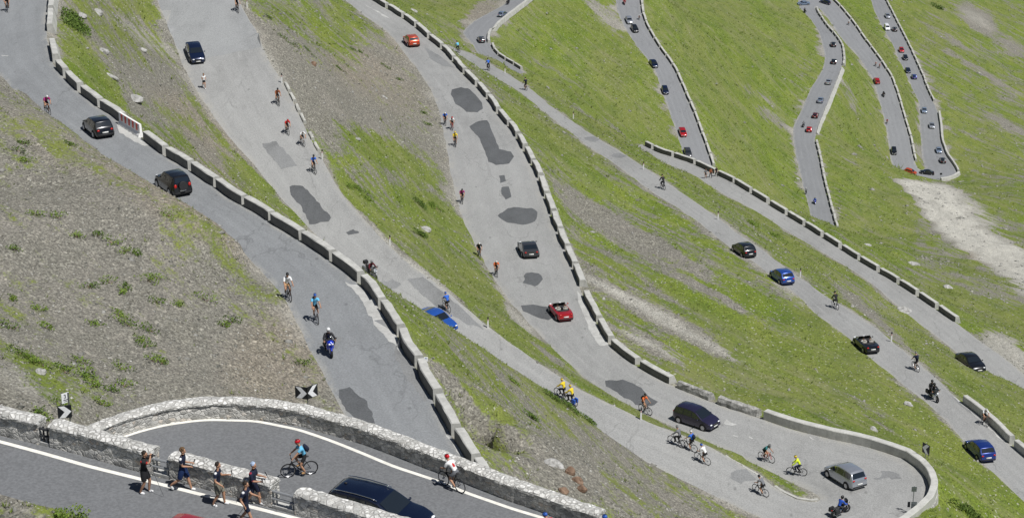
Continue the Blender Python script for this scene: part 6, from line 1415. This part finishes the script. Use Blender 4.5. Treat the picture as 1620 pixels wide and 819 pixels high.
shrub(1190, 355, 1.5, 2., .5, 'leafy clump on the bank left of the parapet row', M_LEAF2, 500, ls=.09); shrub(1222, 372, 1.6, 2., .5, 'second leafy clump between the middle and lower roads', M_LEAF2, 500, ls=.09); shrub(1484, 13, 3, 3, 1., 'far dark green bush right of the queue', M_LEAF, 300, ls=.3)
shrub(1530, 806, 1.6, 1.2, .6, 'dark green patch of shrub outside the hairpin wall', M_LEAF, 900, ls=.09); shrub(580, 310, 1.0, 1.6, .4, 'green clump at the right verge of the left road', M_LEAF2, 400); shrub(559, 298, .9, 1.4, .4, 'green clump just above another on the verge', M_LEAF2, 400)
TF = [(24,395),(93,345),(122,375),(155,373),(178,385),(200,398),(217,403),(234,445),(249,441),(198,457),(191,464),(175,448),(250,479),(287,485),(325,476),(140,455),(185,498),(196,507),(206,516),(151,514),(64,490),(242,525),(222,540),(354,516),(365,510),(132,585),(45,568),(35,562),(58,575),(70,580),(98,582),(106,590),(130,574),(136,596),(146,603),(153,612),(173,617),(192,583),(197,612),(60,656),(72,662),(244,572),(230,548),(255,575),(60,340),(30,240),(42,255),(270,343),(480,575),(75,520),(20,475),(20,520),(95,640),(160,640)]
for k, (x, y) in enumerate(TF):
    p_ = gpt(x, y); s = .32+.22*((k*37) % 10)/10
    shrub(x, y, s*1.7, s*1.7, s*1.0, 'small green plant cushion on the grey scree at the left', M_LEAF2 if k % 3 else M_LEAF, 110, 'plant cushions on the left scree', 'plant_cushion', .07)
for k, (x, y, s) in enumerate([(38, 228, .4), (165, 232, .5), (113, 230, .4), (610, 106, .6), (540, 112, .5), (470, 75, .7), (450, 62, .6), (490, 83, .5), (632, 127, .4), (674, 181, .6), (680, 199, .6), (720, 700, .5), (560, 80, .5), (575, 86, .5), (425, 28, .5)]):
    shrub(x, y, s*1.5, s*1.5, .3, 'low green plant on the grey slopes between the upper roads', M_LEAF, 140, 'low plants on the grey slopes', 'low_plant', .07)
# ------------------------------------------------------------------ daylight
sunv = Vector((.40, -.36, 1.0)).normalized()
w = bpy.data.worlds.new('World'); SC.world = w; w.use_nodes = True; nt = w.node_tree
sky = nt.nodes.new('ShaderNodeTexSky'); sky.sky_type = 'NISHITA'; sky.sun_disc = False
sky.sun_elevation = math.asin(sunv.z); sky.sun_rotation = math.atan2(sunv.x, sunv.y); sky.altitude = 2400
nt.links.new(sky.outputs[0], nt.nodes['Background'].inputs[0]); nt.nodes['Background'].inputs[1].default_value = .05
sl = bpy.data.lights.new('sun', 'SUN'); sl.energy = 4.9; sl.angle = math.radians(.5); sl.color = (1, .98, .945)
so = bpy.data.objects.new('sun', sl); COL.objects.link(so); so.rotation_euler = (-sunv).to_track_quat('-Z', 'Y').to_euler(); so.location = (0, 0, 500)
SC.view_settings.view_transform = 'Standard'; SC.view_settings.look = 'None'; SC.view_settings.exposure = 0; SC.view_settings.gamma = 1
SC.cycles.max_bounces = 5; SC.cycles.diffuse_bounces = 2; SC.cycles.transparent_max_bounces = 6
